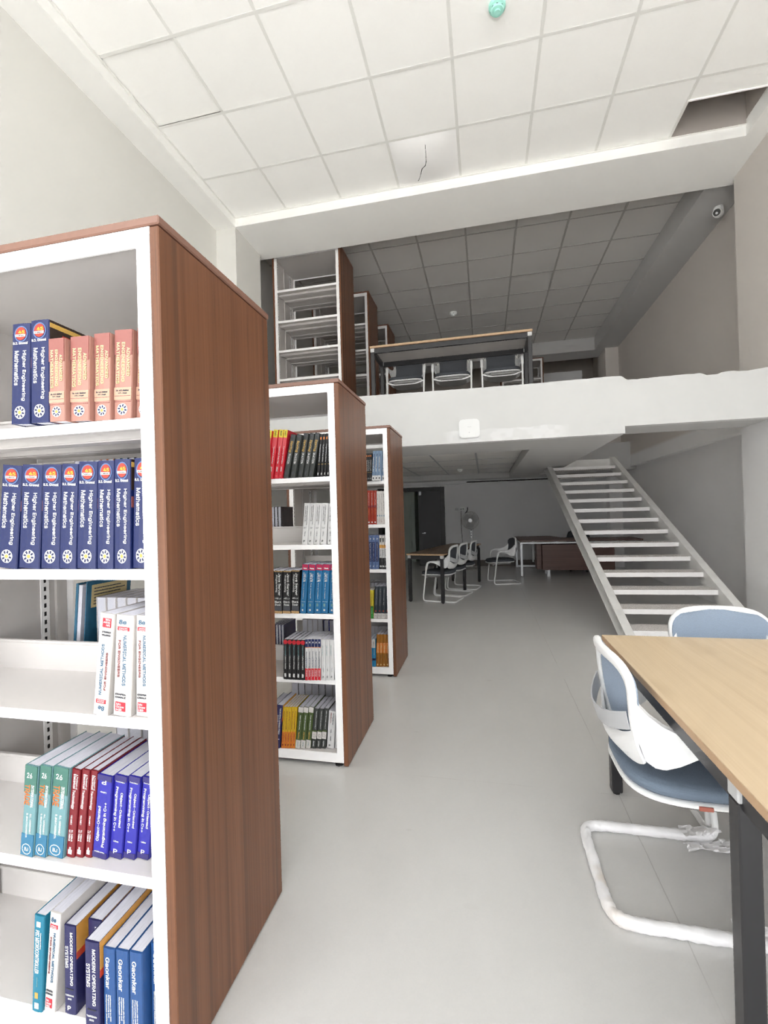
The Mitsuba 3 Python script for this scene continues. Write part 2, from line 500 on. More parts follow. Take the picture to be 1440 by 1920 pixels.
put('ceiling', 'tile', sheet(sag, u, u, 0.008), 'm_tile_shut', smooth=40, label='sagging brighter tile with a crack')
cr = [(0.535, 0.13), (0.525, 0.3), (0.515, 0.42), (0.49, 0.5), (0.43, 0.56), (0.40, 0.66), (0.37, 0.76), (0.33, 0.86)]
put('ceiling', 'crack', cat([sweep(np.array([np.array(sag(*cr[k])) - [0, 0, 0.0045], np.array(sag(*cr[k + 1])) - [0, 0, 0.0045]]), (0.0035 if 2 <= k <= 4 else 0.0022), 0.002, n=6) for k in range(len(cr) - 1)]), 'm_dark', label='dark crack in the sagging tile')
for x in gx[1:-1]:
    put('ceiling', 'grid_bar', box(x - BAR, x + BAR, 1.0, YF, ZT - 0.0015, ZT + 0.001), 'm_tbar')
for y in gy[1:-1]:
    put('ceiling', 'grid_bar', box(-2.96, 2.632, y - BAR, y + BAR, ZT - 0.001, ZT + 0.001), 'm_tbar')
put('ceiling', 'grid_bar', box(gx[7], 2.632, 4.755, 4.77, ZT - 0.006, ZT + 0.03), 'm_tile_shut')
put('ceiling', 'edge_angle', cat(box(-2.96, -2.94, 1.0, YF, ZT - 0.004, ZT + 0.001), box(-2.96, 2.632, YF - 0.02, YF, ZT - 0.004, ZT + 0.001)), 'm_tbar')

# mezzanine: floor slab with the uneven upper edge, opening for the stairs on the right
top = [(XL, 2.76), (-1.631, 2.764), (-1.30, 2.768), (-0.9, 2.763), (-0.61, 2.760), (-0.3, 2.757), (-0.02, 2.751), (0.2, 2.752), (0.38, 2.748), (0.55, 2.748), (0.8, 2.751), (0.99, 2.750), (1.2, 2.753), (1.36, 2.754), (1.41, 2.752), (1.435, 2.748), (1.452, 2.737), (1.47, 2.715), (1.492, 2.704), (1.53, 2.7055), (1.584, 2.7015),
       (1.63, 2.706), (1.71, 2.7065), (1.735, 2.710), (1.80, 2.708), (1.918, 2.7093), (2.02, 2.712), (2.10, 2.7085), (2.16, 2.7125), (2.19, 2.700), (2.222, 2.6866), (2.26, 2.684), (2.317, 2.6885), (2.36, 2.701), (2.416, 2.706), (2.46, 2.709), (2.5, 2.699), (2.574, 2.6965), (2.62, 2.701), (2.666, 2.7035), (2.72, 2.712), (2.823, 2.72)]
rag = []
for k in range(len(top) - 1):
    (xa, za), (xb, zb_) = top[k], top[k + 1]
    m = max(1, int((xb - xa) / 0.03))
    for q in range(m):
        t = q / m
        x = xa + (xb - xa) * t
        rag.append((x, za + (zb_ - za) * t + (rng.uniform(-0.0022, 0.0022) if x > -1.4 else 0)))
rag.append(top[-1])
face = rag + [(2.823, 2.222), (1.4535, 2.222), (1.4535, ZB - 0.003), (XL, ZB - 0.003)]
setting('mezzanine_fascia', prism(face, YF, YF + 0.10, 'xz'), 'm_fascia', 'white plastered mezzanine edge with a ragged upper rim and patched lower rim')
RX0, RX1, RY0, RY1, RZ = -2.62, 0.583, 6.17, 11.05, 2.264   # recess with tiles on the underside
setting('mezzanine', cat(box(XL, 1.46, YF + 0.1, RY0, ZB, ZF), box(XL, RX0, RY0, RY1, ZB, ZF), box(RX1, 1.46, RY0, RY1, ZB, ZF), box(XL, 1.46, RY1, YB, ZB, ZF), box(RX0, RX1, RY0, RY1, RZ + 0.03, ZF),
                         box(1.46, XR, YF + 0.1, 5.78, 2.222, ZF - 0.04), box(1.46, XR, 10.4, YB, ZB + 0.02, ZF), box(XL, XR, YB, 14.2, 2.5, ZF)), 'm_soffit_shaded', 'plastered underside and floor of the mezzanine')
for i, (xa, xb) in enumerate(((-2.62, -2.22), (-2.22, -1.52), (-1.52, -0.818), (-0.818, -0.116), (-0.116, 0.583))):
    for j, (ya, yb) in enumerate(((6.17, 7.07), (7.07, 8.03), (8.03, 8.97), (8.97, 9.89), (9.89, 10.82), (10.82, 11.05))):
        tl = {(4, 2): (0, 0.018), (2, 2): (0.01, 0.02), (3, 4): (0, -0.012)}.get((i, j), TILTS[(i + 2 * j) % 4])
        put('mezzanine', 'tile', tile_mesh(xb - xa - 0.03, yb - ya - 0.012, tl, m_='m_tile_shaded'), place=T().translate([(xa + xb) / 2, (ya + yb) / 2, RZ + 0.006]))
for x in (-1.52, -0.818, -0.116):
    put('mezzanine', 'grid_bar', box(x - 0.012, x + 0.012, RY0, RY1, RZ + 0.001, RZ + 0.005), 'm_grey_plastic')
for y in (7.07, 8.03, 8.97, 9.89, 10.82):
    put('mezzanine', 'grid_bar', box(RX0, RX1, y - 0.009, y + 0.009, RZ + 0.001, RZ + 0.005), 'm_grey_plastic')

# ceiling above the mezzanine
setting('trim_3', cat(box(2.613, XR, 5.955, 11.50, ZMS, ZV), box(XL, XR, 11.50, 12.1, ZMS, ZV)), 'm_soffit_shaded', 'plaster border around the ceiling above the mezzanine')
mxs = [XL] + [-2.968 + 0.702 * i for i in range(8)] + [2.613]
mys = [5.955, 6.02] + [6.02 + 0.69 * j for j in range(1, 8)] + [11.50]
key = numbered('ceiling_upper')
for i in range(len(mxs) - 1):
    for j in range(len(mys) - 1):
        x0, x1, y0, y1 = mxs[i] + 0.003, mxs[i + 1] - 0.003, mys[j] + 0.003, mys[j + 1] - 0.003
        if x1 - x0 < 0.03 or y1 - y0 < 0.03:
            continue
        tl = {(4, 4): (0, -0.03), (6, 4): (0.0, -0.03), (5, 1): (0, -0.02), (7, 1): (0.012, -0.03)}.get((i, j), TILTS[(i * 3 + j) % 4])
        put(key, 'tile', tile_mesh(x1 - x0, y1 - y0, tl, m_='m_tile_shaded'), place=T().translate([(x0 + x1) / 2, (y0 + y1) / 2, ZM + (0.012 if abs(tl[1]) > 0.015 else 0.002)]))
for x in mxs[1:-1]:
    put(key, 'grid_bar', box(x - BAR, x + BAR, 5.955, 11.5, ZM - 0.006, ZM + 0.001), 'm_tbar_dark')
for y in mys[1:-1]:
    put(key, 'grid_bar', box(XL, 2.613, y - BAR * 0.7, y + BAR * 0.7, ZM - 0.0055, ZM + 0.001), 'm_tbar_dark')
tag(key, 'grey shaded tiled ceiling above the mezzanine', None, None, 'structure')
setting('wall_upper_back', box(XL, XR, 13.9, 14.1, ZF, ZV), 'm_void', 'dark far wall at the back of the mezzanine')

# back wall on the ground floor with the doorway
DX0, DX1, DZ = -2.75, -1.0, 2.03
setting('wall_back', cat(box(XL, DX0, YB, YB + 0.2, 0, 2.6), box(DX0, DX1, YB, YB + 0.2, DZ, 2.6), box(DX1, XR, YB, YB + 0.2, 0, 2.6)), 'm_wall_back', 'grey painted back wall in the shade of the mezzanine')
setting('trim_4', cat(box(XL, 2.82, YB - 0.13, YB, 2.075, ZB)), 'm_wall_back', 'plaster bulkhead along the top of the back wall')
put('trim_4', 'air_slot', cat(box(-0.43, 1.8, YB - 0.134, YB - 0.128, 2.098, 2.128)), 'm_dark', label='long dark air slot')
setting('baseboard_back', box(DX1, XR, YB - 0.02, YB, 0, 0.15), 'm_skirting', 'dark brown skirting along the back wall')
setting('door_1', cat(box(DX0, DX0 + 0.11, YB - 0.03, YB + 0.18, 0, DZ), box(DX1 - 0.115, DX1, YB - 0.03, YB + 0.18, 0, DZ), box(DX0, DX1, YB - 0.03, YB + 0.18, DZ - 0.10, DZ)), 'm_door_frame', 'black double door frame in the back wall')
put('door_1', 'door_leaf', box(-1.69, DX1 - 0.118, YB + 0.02, YB + 0.065, 0.01, DZ - 0.10, 0.003), 'm_door', label='closed dark grey leaf')
lf = put('door_1', 'door_leaf', moved(box(0, 0.46, 0, 0.045, 0.01, DZ - 0.10, 0.003), DX0 + 0.11, YB + 0.1, 0, rz=75), 'm_door', label='leaf standing open')
put('door_1__door_leaf', 'handle', cat(moved(trimesh.creation.cylinder(0.022, 0.012, sections=20), -1.53, YB + 0.012, 0.85, rx=90), box(-1.60, -1.52, YB - 0.03, YB - 0.012, 0.842, 0.858, 0.004), cyl((-1.53, YB + 0.01, 0.85), (-1.53, YB - 0.025, 0.85), 0.008)), 'm_silver', label='chrome lever handle')
put('door_1__door_leaf', 'bolt', cat(box(-1.66, -1.60, YB - 0.01, YB + 0.02, 1.83, 1.93, 0.004), cyl((-1.63, YB - 0.012, 1.84), (-1.63, YB - 0.012, 1.98), 0.008)), 'm_silver', label='metal top bolt')
setting('corridor', cat(box(XL, DX1 + 0.4, 13.6, 13.7, 0, 2.5), box(XL, DX1 + 0.4, YB + 0.2, 13.7, 2.4, 2.5), box(DX1 + 0.3, DX1 + 0.4, YB + 0.2, 13.7, 0, 2.5), box(-2.95, -2.1, 13.2, 13.6, 0, 2.4), box(-2.05, -1.95, 12.9, 13.6, 0, 2.05)), 'm_corridor', 'pale green corridor behind the open door')

# ------------------------------------------------------------------ bookcases
RW, RD, RH = 0.95, 0.575, 2.122
RACK_PARTS = []


def rack_parts(front, rear):
    """Parts of one double-sided bookcase; origin at its right front lower corner, x to the left is negative, y to the back."""
    P = []
    for x0 in (-0.026, -RW):
        P.append(('end_panel', box(x0, x0 + 0.026, 0, RD, 0.006, 2.098, 0.0025), 'm_walnut', False, 'dark walnut grained end panel'))
    P.append(('top_board', cat(box(-RW - 0.004, 0.004, -0.004, RD + 0.004, 2.100, RH, 0.003)), 'm_walnut_edge', False, 'walnut top board'))
    for y0, y1 in ((0.0, 0.005), (RD - 0.005, RD)):
        outer = Polygon([(-RW + 0.026, 0.022), (-0.026, 0.022), (-0.026, 2.099), (-RW + 0.026, 2.099)])
        inner = Polygon([(-RW + 0.064, 0.072), (-0.064, 0.072), (-0.064, 2.052), (-RW + 0.064, 2.052)]).buffer(-0.006).buffer(0.006, quad_segs=4)
        P.append(('front_frame', prism(outer.difference(inner), y0, y1, 'xz'), 'm_rack_white', False, 'white steel face frame'))
    for x0, x1, xin in ((-0.034, -0.028, -0.034), (-RW + 0.028, -RW + 0.034, -RW + 0.034)):
        P.append(('side_sheet', cat(box(x0, x1, 0.004, RD - 0.004, 0.02, 2.09), box(x0, x1 + (0.012 if x0 < -0.5 else 0), 0.26, 0.275, 0.02, 2.09), box(x0 - (0.012 if x0 > -0.5 else 0), x1 + (0.012 if x0 < -0.5 else 0), RD - 0.06, RD - 0.045, 0.02, 2.09)), 'm_rack_sheet', False, None))
        sgn = -1 if x0 > -0.5 else 1
        for yy in (0.05, RD - 0.12):
            P.append(('slotted_post', cat(box(xin, xin + sgn * 0.004, yy, yy + 0.034, 0.02, 2.09)), 'm_rack_white', False, None))
            P.append(('slot', cat([box(xin + sgn * 0.003, xin + sgn * 0.0048, yy + 0.012, yy + 0.021, z, z + 0.016) for z in np.arange(0.12, 2.05, 0.032)]), 'm_dark', False, None))
    P.append(('ceiling_plate', box(-RW + 0.03, -0.03, 0.02, RD - 0.02, 2.062, 2.07), 'm_rack_sheet', False, None))
    shelf = cat(box(-RW + 0.036, -0.036, 0.004, 0.285, -0.008, 0.0), box(-RW + 0.036, -0.036, 0.003, 0.008, -0.026, 0.0, 0.001), box(-RW + 0.036, -0.036, 0.008, 0.028, -0.026, -0.022),
                box(-RW + 0.036, -0.036, 0.10, 0.105, -0.03, -0.008), box(-RW + 0.036, -0.036, 0.105, 0.15, -0.033, -0.029), box(-RW + 0.036, -0.036, 0.265, 0.285, -0.026, -0.008))
    stop = cat(box(-RW + 0.036, -0.036, 0.282, 0.288, 0.0, 0.098), box(-RW + 0.036, -0.036, 0.276, 0.288, 0.088, 0.098, 0.002))
    flip = np.diag([1.0, -1, 1, 1])
    for z in front:
        P.append(('shelf', moved(shelf, 0, 0, z), 'm_shelf_shaded', False, None))
        P.append(('shelf_lip', moved(box(-RW + 0.036, -0.036, 0.002, 0.0045, -0.0265, 0.0005), 0, 0, z), 'm_rack_white', False, 'white front lip'))
        P.append(('back_stop', moved(stop, 0, 0, z), 'm_shelf_shaded', False, None))
    for z in rear:
        m = shelf.copy(); m.apply_transform(flip); m.invert()
        P.append(('shelf', moved(m, 0, RD, z), 'm_shelf_shaded', False, None))
    for x in (-0.06, -RW + 0.06):
        for y in (0.026, RD - 0.026):
            P.append(('levelling_foot', cat(cyl((x, y, 0), (x, y, 0.008), 0.022), cyl((x, y, 0.008), (x, y, 0.03), 0.008)), 'm_rubber', False, 'black levelling foot'))
    return P


def make_rack(x, y, z, front, rear, label, group, size=(1, 1, 1)):
    k = thing('bookcase', label, 'bookcase', group)
    for name, mesh, m, sm, lab in rack_parts(front, rear):
        put(k, name, mesh if not isinstance(mesh, dict) else mesh, m, place=T().translate([x, y, z]).scale(list(size)), smooth=sm, label=lab)
    return k


XS = -0.762
R1Y, R2Y, R3Y = 0.975, 2.382, 3.767
LV1, LV2, LV3 = [0.10, 0.49, 0.883, 1.254, 1.630], [0.072, 0.473, 0.832, 1.215, 1.589], [0.077, 0.486, 0.905, 1.287, 1.656]
make_rack(XS, R1Y, 0, LV1, LV1, 'nearest walnut and white steel bookcase at the left edge of the room', 'double-sided bookcases on the ground floor')
make_rack(XS, R2Y, 0, LV2, LV2, 'middle walnut and white bookcase of the ground floor row, full of computing books', 'double-sided bookcases on the ground floor')
make_rack(XS, R3Y, 0, LV3, LV3, 'farthest walnut and white bookcase of the ground floor row, under the mezzanine edge', 'double-sided bookcases on the ground floor')
LVU = [0.072, 0.526, 0.888, 1.26, 1.65]
UX = -1.857
UY = (6.05, 7.46, 8.87, 10.1)
for k, (yy, w) in enumerate(zip(UY, ('front empty bookcase on the mezzanine, its bare white shelves facing the void', 'second empty bookcase on the mezzanine, half hidden behind the front one', 'third empty bookcase on the mezzanine, mostly hidden behind the table', 'fourth empty bookcase at the back of the mezzanine row'))):
    if k < 3:
        make_rack(UX + 0.045 * k, yy, ZF, LVU, LVU, w, 'empty bookcases on the mezzanine', (1.072, 1.13, 1.13))
make_rack(1.40, 11.0, ZF, LVU, LVU, 'small-looking distant bookcase at the far right of the mezzanine behind the table', None)

# ------------------------------------------------------------------ books
# type: cover ink, description, category words, decorations (kind, text, ...), fractions of spine width (x) and height (z)
V, HZ, BAND, DISC, BOX = 'v', 'h', 'band', 'disc', 'box'
SUN = [(DISC, 0.5, 0.115, 0.29, 'white', 'publisher_emblem'), ('rays', 0.5, 0.115, 0.29, 'navy_dark', 'publisher_emblem_rays'), (DISC, 0.5, 0.115, 0.08, 'gold', 'publisher_emblem_core')]
BOOK = {
    'G': ('navy', 'thick navy blue textbook', 'navy mathematics textbooks',
          [('ring', 0.52, 0.895, 0.36, 'pale_blue', 'badge_ring'), (DISC, 0.5, 0.9, 0.29, 'badge_red', 'badge'), (BOX, 0.2, 0.76, 0.868, 0.893, 'white', 'badge_ribbon'), (HZ, '45', 0.55, 0.914, 0.34, 0.032, 'yellow', 'badge_number'), (HZ, 'Edition', 0.48, 0.880, 0.40, 0.012, 'grey_text', 'badge_text'), ('side', 0.0, 1.0, 0.72, 1.0, 'brown_dark', 'cover_picture'), ('side', 0.0, 0.9, 0.93, 0.975, 'gold', 'cover_swoosh'), ('side', 0.2, 0.45, 0.83, 0.89, 'badge_red', 'cover_badge'), ('side', 0.0, 1.0, 0.56, 0.66, 'rose_text', 'cover_label'),
           (HZ, 'B.S. Grewal', 0.5, 0.805, 0.80, 0.026, 'white', 'author_lettering'), (V, 'Higher Engineering', 0.70, 0.73, 0.50, 0.24, 'white', 'title_lettering'), (V, 'Mathematics', 0.30, 0.73, 0.345, 0.24, 'white', 'title_lettering')] + SUN),
    'A': ('brick', 'brick pink textbook with cream title lettering', 'brick pink mathematics textbooks',
          [(BAND, 0.72, 1.0, 'brick_dark', 'cover_band'), (BAND, 0.22, 0.36, 'brick_light', 'cover_band'), (V, 'ADVANCED', 0.80, 0.80, 0.32, 0.18, 'cream', 'title_lettering'), (V, 'ENGINEERING', 0.52, 0.86, 0.44, 0.18, 'cream', 'title_lettering'), (V, 'MATHEMATICS', 0.22, 0.86, 0.46, 0.18, 'cream', 'title_lettering'),
           (BOX, 0.04, 0.96, 0.262, 0.268, 'brick_dark', 'cover_line'), (BOX, 0.04, 0.96, 0.20, 0.206, 'brick_dark', 'cover_line'), (HZ, 'Dr. A.B. Mathur', 0.5, 0.325, 0.72, 0.018, 'grey_text', 'author_lettering'), (HZ, 'V.P. Jaggi', 0.5, 0.295, 0.5, 0.016, 'grey_text', 'author_lettering')] + SUN),
    'N': ('offwhite', 'off-white textbook with grey title and red boxes', 'off-white numerical methods textbooks',
          [(HZ, '8e', 0.42, 0.93, 0.42, 0.045, 'steel_text', 'edition_number'), (BOX, 0.14, 0.80, 0.845, 0.882, 'red_box', 'edition_box'), (HZ, 'INDIAN', 0.47, 0.869, 0.5, 0.010, 'white', 'edition_text'), (HZ, 'EDITION', 0.47, 0.853, 0.5, 0.010, 'white', 'edition_text'),
           (V, 'NUMERICAL METHODS', 0.58, 0.80, 0.50, 0.19, 'steel_text', 'title_lettering'), (V, 'FOR ENGINEERS', 0.27, 0.75, 0.37, 0.13, 'rose_text', 'title_lettering'), (HZ, 'CHAPRA', 0.42, 0.212, 0.6, 0.018, 'grey_text', 'author_lettering'), (HZ, 'CANALE', 0.42, 0.182, 0.6, 0.018, 'grey_text', 'author_lettering'),
           (BOX, 0.15, 0.72, 0.045, 0.135, 'red_box', 'publisher_emblem'), (HZ, 'Mc', 0.34, 0.115, 0.26, 0.022, 'white', 'publisher_lettering'), (HZ, 'Graw', 0.43, 0.088, 0.46, 0.022, 'white', 'publisher_lettering'), (HZ, 'Hill', 0.37, 0.060, 0.34, 0.022, 'white', 'publisher_lettering')]),
    'I': ('teal_mid', 'green to blue textbook with orange and white lettering', 'green and blue trade textbooks',
          [(BAND, 0.70, 1.0, 'teal_green', 'cover_band'), (BAND, 0.0, 0.24, 'teal_blue', 'cover_band'), (HZ, '26', 0.42, 0.89, 0.42, 0.06, 'white', 'edition_number'), (V, 'INTERNATIONAL', 0.72, 0.79, 0.25, 0.22, 'white', 'title_lettering'), (V, 'TRADE', 0.30, 0.79, 0.23, 0.42, 'orange_text', 'title_lettering'),
           (V, 'R.L. VARSHNEY', 0.68, 0.47, 0.22, 0.13, 'white', 'author_lettering'), (V, 'B. BHATTACHARYA', 0.40, 0.47, 0.27, 0.13, 'white', 'author_lettering'), ('ring', 0.48, 0.075, 0.36, 'white', 'publisher_emblem'), (HZ, 'BJ', 0.48, 0.075, 0.3, 0.04, 'white', 'publisher_lettering')]),
    'E': ('maroon', 'slim maroon textbook with white lettering', 'maroon electrical textbooks',
          [(V, 'A Textbook of', 0.80, 0.95, 0.17, 0.17, 'white', 'title_lettering'), (V, 'Electrical Technology', 0.45, 0.95, 0.40, 0.42, 'white', 'title_lettering'), (V, 'VOLUME I', 0.42, 0.48, 0.11, 0.2, 'white', 'volume_lettering'), (V, 'B.L. THERAJA', 0.62, 0.31, 0.13, 0.2, 'white', 'author_lettering'), (V, 'A.K. THERAJA', 0.32, 0.31, 0.13, 0.2, 'white', 'author_lettering'),
           (BOX, 0.26, 0.74, 0.035, 0.085, 'white', 'publisher_emblem'), (BOX, 0.40, 0.60, 0.085, 0.115, 'white', 'publisher_emblem')]),
    'O': ('ultramarine', 'bright ultramarine textbook with white title', 'ultramarine programming textbooks',
          [(BAND, 0.93, 1.0, 'ultra_dark', 'cover_band'), (BAND, 0.0, 0.07, 'ultra_dark', 'cover_band'), (HZ, 'Fourth Edition', 0.5, 0.925, 0.7, 0.014, 'white', 'edition_text'), (V, 'Object-Oriented', 0.68, 0.80, 0.42, 0.24, 'white', 'title_lettering'), (V, 'Programming in C++', 0.28, 0.86, 0.54, 0.26, 'white', 'title_lettering'),
           (HZ, 'Lafore', 0.5, 0.205, 0.4, 0.02, 'white', 'author_lettering'), (HZ, 'P', 0.5, 0.085, 0.32, 0.05, 'white', 'publisher_emblem')]),
    'P': ('teal', 'tall slim teal textbook with white title', None,
          [(BOX, 0.3, 0.7, 0.885, 0.94, 'white', 'publisher_emblem'), (V, 'PIC MICROCONTROLLER', 0.42, 0.85, 0.45, 0.38, 'white', 'title_lettering'), (V, 'An Introduction to Software', 0.75, 0.83, 0.17, 0.1, 'white', 'subtitle_lettering'), (BOX, 0.47, 0.53, 0.26, 0.36, 'teal_mid', 'author_lettering'), (BOX, 0.3, 0.62, 0.14, 0.2, 'gold', 'badge'), (BOX, 0.3, 0.7, 0.035, 0.095, 'white', 'publisher_emblem')]),
    'M': ('indigo', 'dark indigo textbook with white italic title', 'indigo operating systems textbooks',
          [(V, 'MODERN OPERATING', 0.68, 0.93, 0.60, 0.24, 'white', 'title_lettering'), (V, 'SYSTEMS', 0.28, 0.77, 0.25, 0.26, 'white', 'title_lettering'), (HZ, 'FIFTH EDITION', 0.5, 0.285, 0.6, 0.012, 'grey_text', 'edition_text'), (HZ, 'TANENBAUM', 0.5, 0.215, 0.7, 0.018, 'white', 'author_lettering'), (HZ, 'BOS', 0.5, 0.175, 0.3, 0.018, 'white', 'author_lettering'), (HZ, 'P', 0.45, 0.07, 0.28, 0.05, 'white', 'publisher_emblem'), ('side', 0.0, 1.0, 0.70, 1.0, 'amber', 'cover_panel'), ('side', 0.0, 1.0, 0.62, 0.70, 'orange_red', 'cover_stripe')]),
    'K': ('gaon_blue', 'mid blue textbook with white name, wrapped in clear film', 'mid blue microprocessor textbooks',
          [(V, 'Gaonkar', 0.42, 0.90, 0.36, 0.34, 'white', 'author_lettering'), (V, 'Microprocessor Architecture', 0.28, 0.47, 0.38, 0.12, 'white', 'title_lettering'), (V, 'Programming and', 0.46, 0.47, 0.26, 0.12, 'white', 'title_lettering'), (V, 'Applications with the 8085', 0.62, 0.47, 0.30, 0.12, 'white', 'title_lettering'), (BAND, 0.0, 0.07, 'green', 'cover_band')]),
    'R': ('red', 'slim red book with a yellow top', 'red and yellow programming books',
          [(BAND, 0.84, 1.0, 'yellow', 'cover_band'), (V, 'EASY', 0.5, 0.97, 0.1, 0.4, 'black', 'series_lettering'), (BAND, 0.62, 0.84, 'pink_red', 'cover_band'), (V, 'Programming in Simple Steps', 0.5, 0.66, 0.36, 0.32, 'white', 'title_lettering'), (V, 'SAMS', 0.5, 0.24, 0.10, 0.35, 'white', 'publisher_lettering'), (BOX, 0.3, 0.7, 0.03, 0.07, 'pink_red', 'publisher_emblem')]),
    'S': ('charcoal', 'charcoal book with golden word in its title', 'charcoal framework books',
          [(BOX, 0.2, 0.8, 0.93, 0.965, 'grey_text', 'edition_badge'), (V, 'Spring', 0.5, 0.85, 0.26, 0.62, 'gold', 'title_lettering'), (V, 'IN ACTION', 0.5, 0.56, 0.24, 0.45, 'white', 'title_lettering'), (BOX, 0.3, 0.6, 0.06, 0.15, 'grey_text', 'publisher_emblem')]),
    'D': ('black', 'slim black book with a small orange flame and white lettering', 'slim black books',
          [(BOX, 0.25, 0.75, 0.87, 0.93, 'deep_orange', 'badge'), (V, 'Programming Guide', 0.5, 0.76, 0.40, 0.4, 'white', 'title_lettering'), (BOX, 0.2, 0.8, 0.30, 0.31, 'gold', 'cover_line'), (BOX, 0.3, 0.6, 0.06, 0.11, 'white', 'publisher_emblem')]),
    'C': ('white', 'white textbook with black title', 'white computer architecture textbooks',
          [(V, 'COMPUTER ORGANIZATION', 0.62, 0.95, 0.47, 0.15, 'black', 'title_lettering'), (V, 'AND ARCHITECTURE', 0.34, 0.92, 0.36, 0.15, 'black', 'title_lettering'), (BOX, 0.2, 0.7, 0.405, 0.412, 'grey_text', 'edition_text'), (BOX, 0.2, 0.6, 0.385, 0.392, 'grey_text', 'edition_text'), (V, 'Stallings', 0.45, 0.31, 0.11, 0.16, 'grey_text', 'author_lettering'), (HZ, 'P', 0.42, 0.08, 0.26, 0.045, 'black', 'publisher_emblem')]),
    'J': ('black', 'thick black book with bold white title and tan base', 'thick black server programming books',
          [(BAND, 0.0, 0.06, 'tan', 'cover_band'), (BAND, 0.975, 1.0, 'tan', 'cover_band'), (V, 'Java Server', 0.66, 0.94, 0.52, 0.30, 'white', 'title_lettering'), (V, 'Programming', 0.30, 0.90, 0.40, 0.24, 'white', 'title_lettering'), (HZ, 'J2EE 1.4', 0.5, 0.355, 0.72, 0.035, 'white', 'series_lettering'), (HZ, 'Black', 0.5, 0.27, 0.8, 0.05, 'white', 'series_lettering'), (HZ, 'Book', 0.5, 0.205, 0.7, 0.05, 'white', 'series_lettering'), (BOX, 0.08, 0.92, 0.07, 0.17, 'grey_text', 'cover_band')]),
    'V': ('java_blue', 'blue textbook with a magenta top block', 'blue and magenta programming textbooks',
          [(BAND, 0.88, 1.0, 'magenta', 'cover_band'), (BOX, 0.2, 0.8, 0.905, 0.93, 'white', 'publisher_lettering'), (V, 'JAVA', 0.5, 0.83, 0.19, 0.5, 'white', 'title_lettering'), (V, 'How to Program', 0.45, 0.62, 0.32, 0.14, 'white', 'title_lettering'), (BOX, 0.15, 0.85, 0.235, 0.24, 'white', 'cover_line'), (BOX, 0.3, 0.6, 0.14, 0.2, 'teal_mid', 'author_lettering'), (BOX, 0.35, 0.6, 0.05, 0.085, 'white', 'publisher_emblem')]),
    'B': ('black', 'black paperback with a red dot at the top of its spine', 'black paperbacks with red dots',
          [(DISC, 0.5, 0.935, 0.5, 'red', 'badge'), (V, 'Programming', 0.5, 0.86, 0.25, 0.30, 'teal_mid', 'title_lettering'), (V, 'Python in Practice', 0.5, 0.60, 0.34, 0.36, 'white', 'title_lettering'), (BOX, 0.3, 0.7, 0.06, 0.15, 'white', 'publisher_emblem')]),
    'W': ('white', 'slim white paperback with navy top and red base', 'slim navy, white and red paperbacks',
          [(BAND, 0.81, 1.0, 'navy', 'cover_band'), (BAND, 0.79, 0.81, 'orange_text', 'cover_line'), (BAND, 0.0, 0.29, 'red', 'cover_band'), (BOX, 0.3, 0.7, 0.90, 0.94, 'white', 'badge'), (V, 'Database', 0.5, 0.70, 0.14, 0.25, 'grey_text', 'title_lettering'), (V, 'phpmysql', 0.5, 0.55, 0.25, 0.6, 'navy_dark', 'title_lettering'), (V, 'BEGINNER', 0.5, 0.25, 0.16, 0.35, 'white', 'series_lettering')]),
    'T': ('white', 'plain white paperback with pale grey lettering', 'plain white paperbacks',
          [(V, 'Introduction to Algorithms', 0.6, 0.86, 0.42, 0.14, 'offwhite', 'title_lettering'), (V, 'Structures', 0.35, 0.86, 0.25, 0.14, 'teal_mid', 'title_lettering'), (V, 'Author', 0.5, 0.30, 0.1, 0.16, 'grey_text', 'author_lettering'), (HZ, 'P', 0.45, 0.08, 0.3, 0.05, 'black', 'publisher_emblem')]),
    'Y': ('sunflower', 'thin yellow paperback shading to orange', 'thin yellow and orange paperbacks',
          [(BAND, 0.0, 0.40, 'deep_orange', 'cover_band'), (V, 'Structured Computer', 0.5, 0.90, 0.45, 0.4, 'maroon', 'title_lettering'), (V, 'Organization', 0.5, 0.36, 0.2, 0.3, 'maroon', 'title_lettering'), (BOX, 0.3, 0.7, 0.06, 0.10, 'maroon', 'publisher_emblem')]),
    'F': ('olive', 'olive green textbook with white top and base', 'olive and white textbooks',
          [(BAND, 0.87, 1.0, 'offwhite', 'cover_band'), (BAND, 0.0, 0.20, 'offwhite', 'cover_band'), (V, 'Data Structures', 0.55, 0.80, 0.36, 0.2, 'white', 'title_lettering'), (V, 'Algorithms', 0.5, 0.40, 0.18, 0.3, 'gold', 'author_lettering'), (V, 'PEARSON', 0.5, 0.15, 0.1, 0.16, 'teal_mid', 'publisher_lettering')]),
    'X': ('charcoal', 'dark grey and white textbook with a green stripe', 'dark grey and white textbooks',
          [(V, 'Data Structures using C', 0.6, 0.95, 0.46, 0.22, 'white', 'title_lettering'), (BAND, 0.42, 0.46, 'olive', 'cover_line'), (BAND, 0.24, 0.42, 'offwhite', 'cover_band'), ('ring', 0.5, 0.32, 0.3, 'grey_text', 'badge'), (V, 'OXFORD', 0.5, 0.19, 0.14, 0.25, 'white', 'publisher_lettering')]),
    'Q': ('white', 'wide white textbook with grey networking title', None,
          [(V, 'Computer', 0.66, 0.95, 0.32, 0.20, 'grey_text', 'title_lettering'), (V, 'Networks', 0.40, 0.95, 0.27, 0.18, 'rose_text', 'title_lettering'), (V, 'FIFTH EDITION', 0.5, 0.52, 0.1, 0.1, 'grey_text', 'edition_text'), (V, 'Tanenbaum', 0.5, 0.34, 0.14, 0.12, 'grey_text', 'author_lettering'), (HZ, 'P', 0.42, 0.08, 0.24, 0.05, 'black', 'publisher_emblem')]),
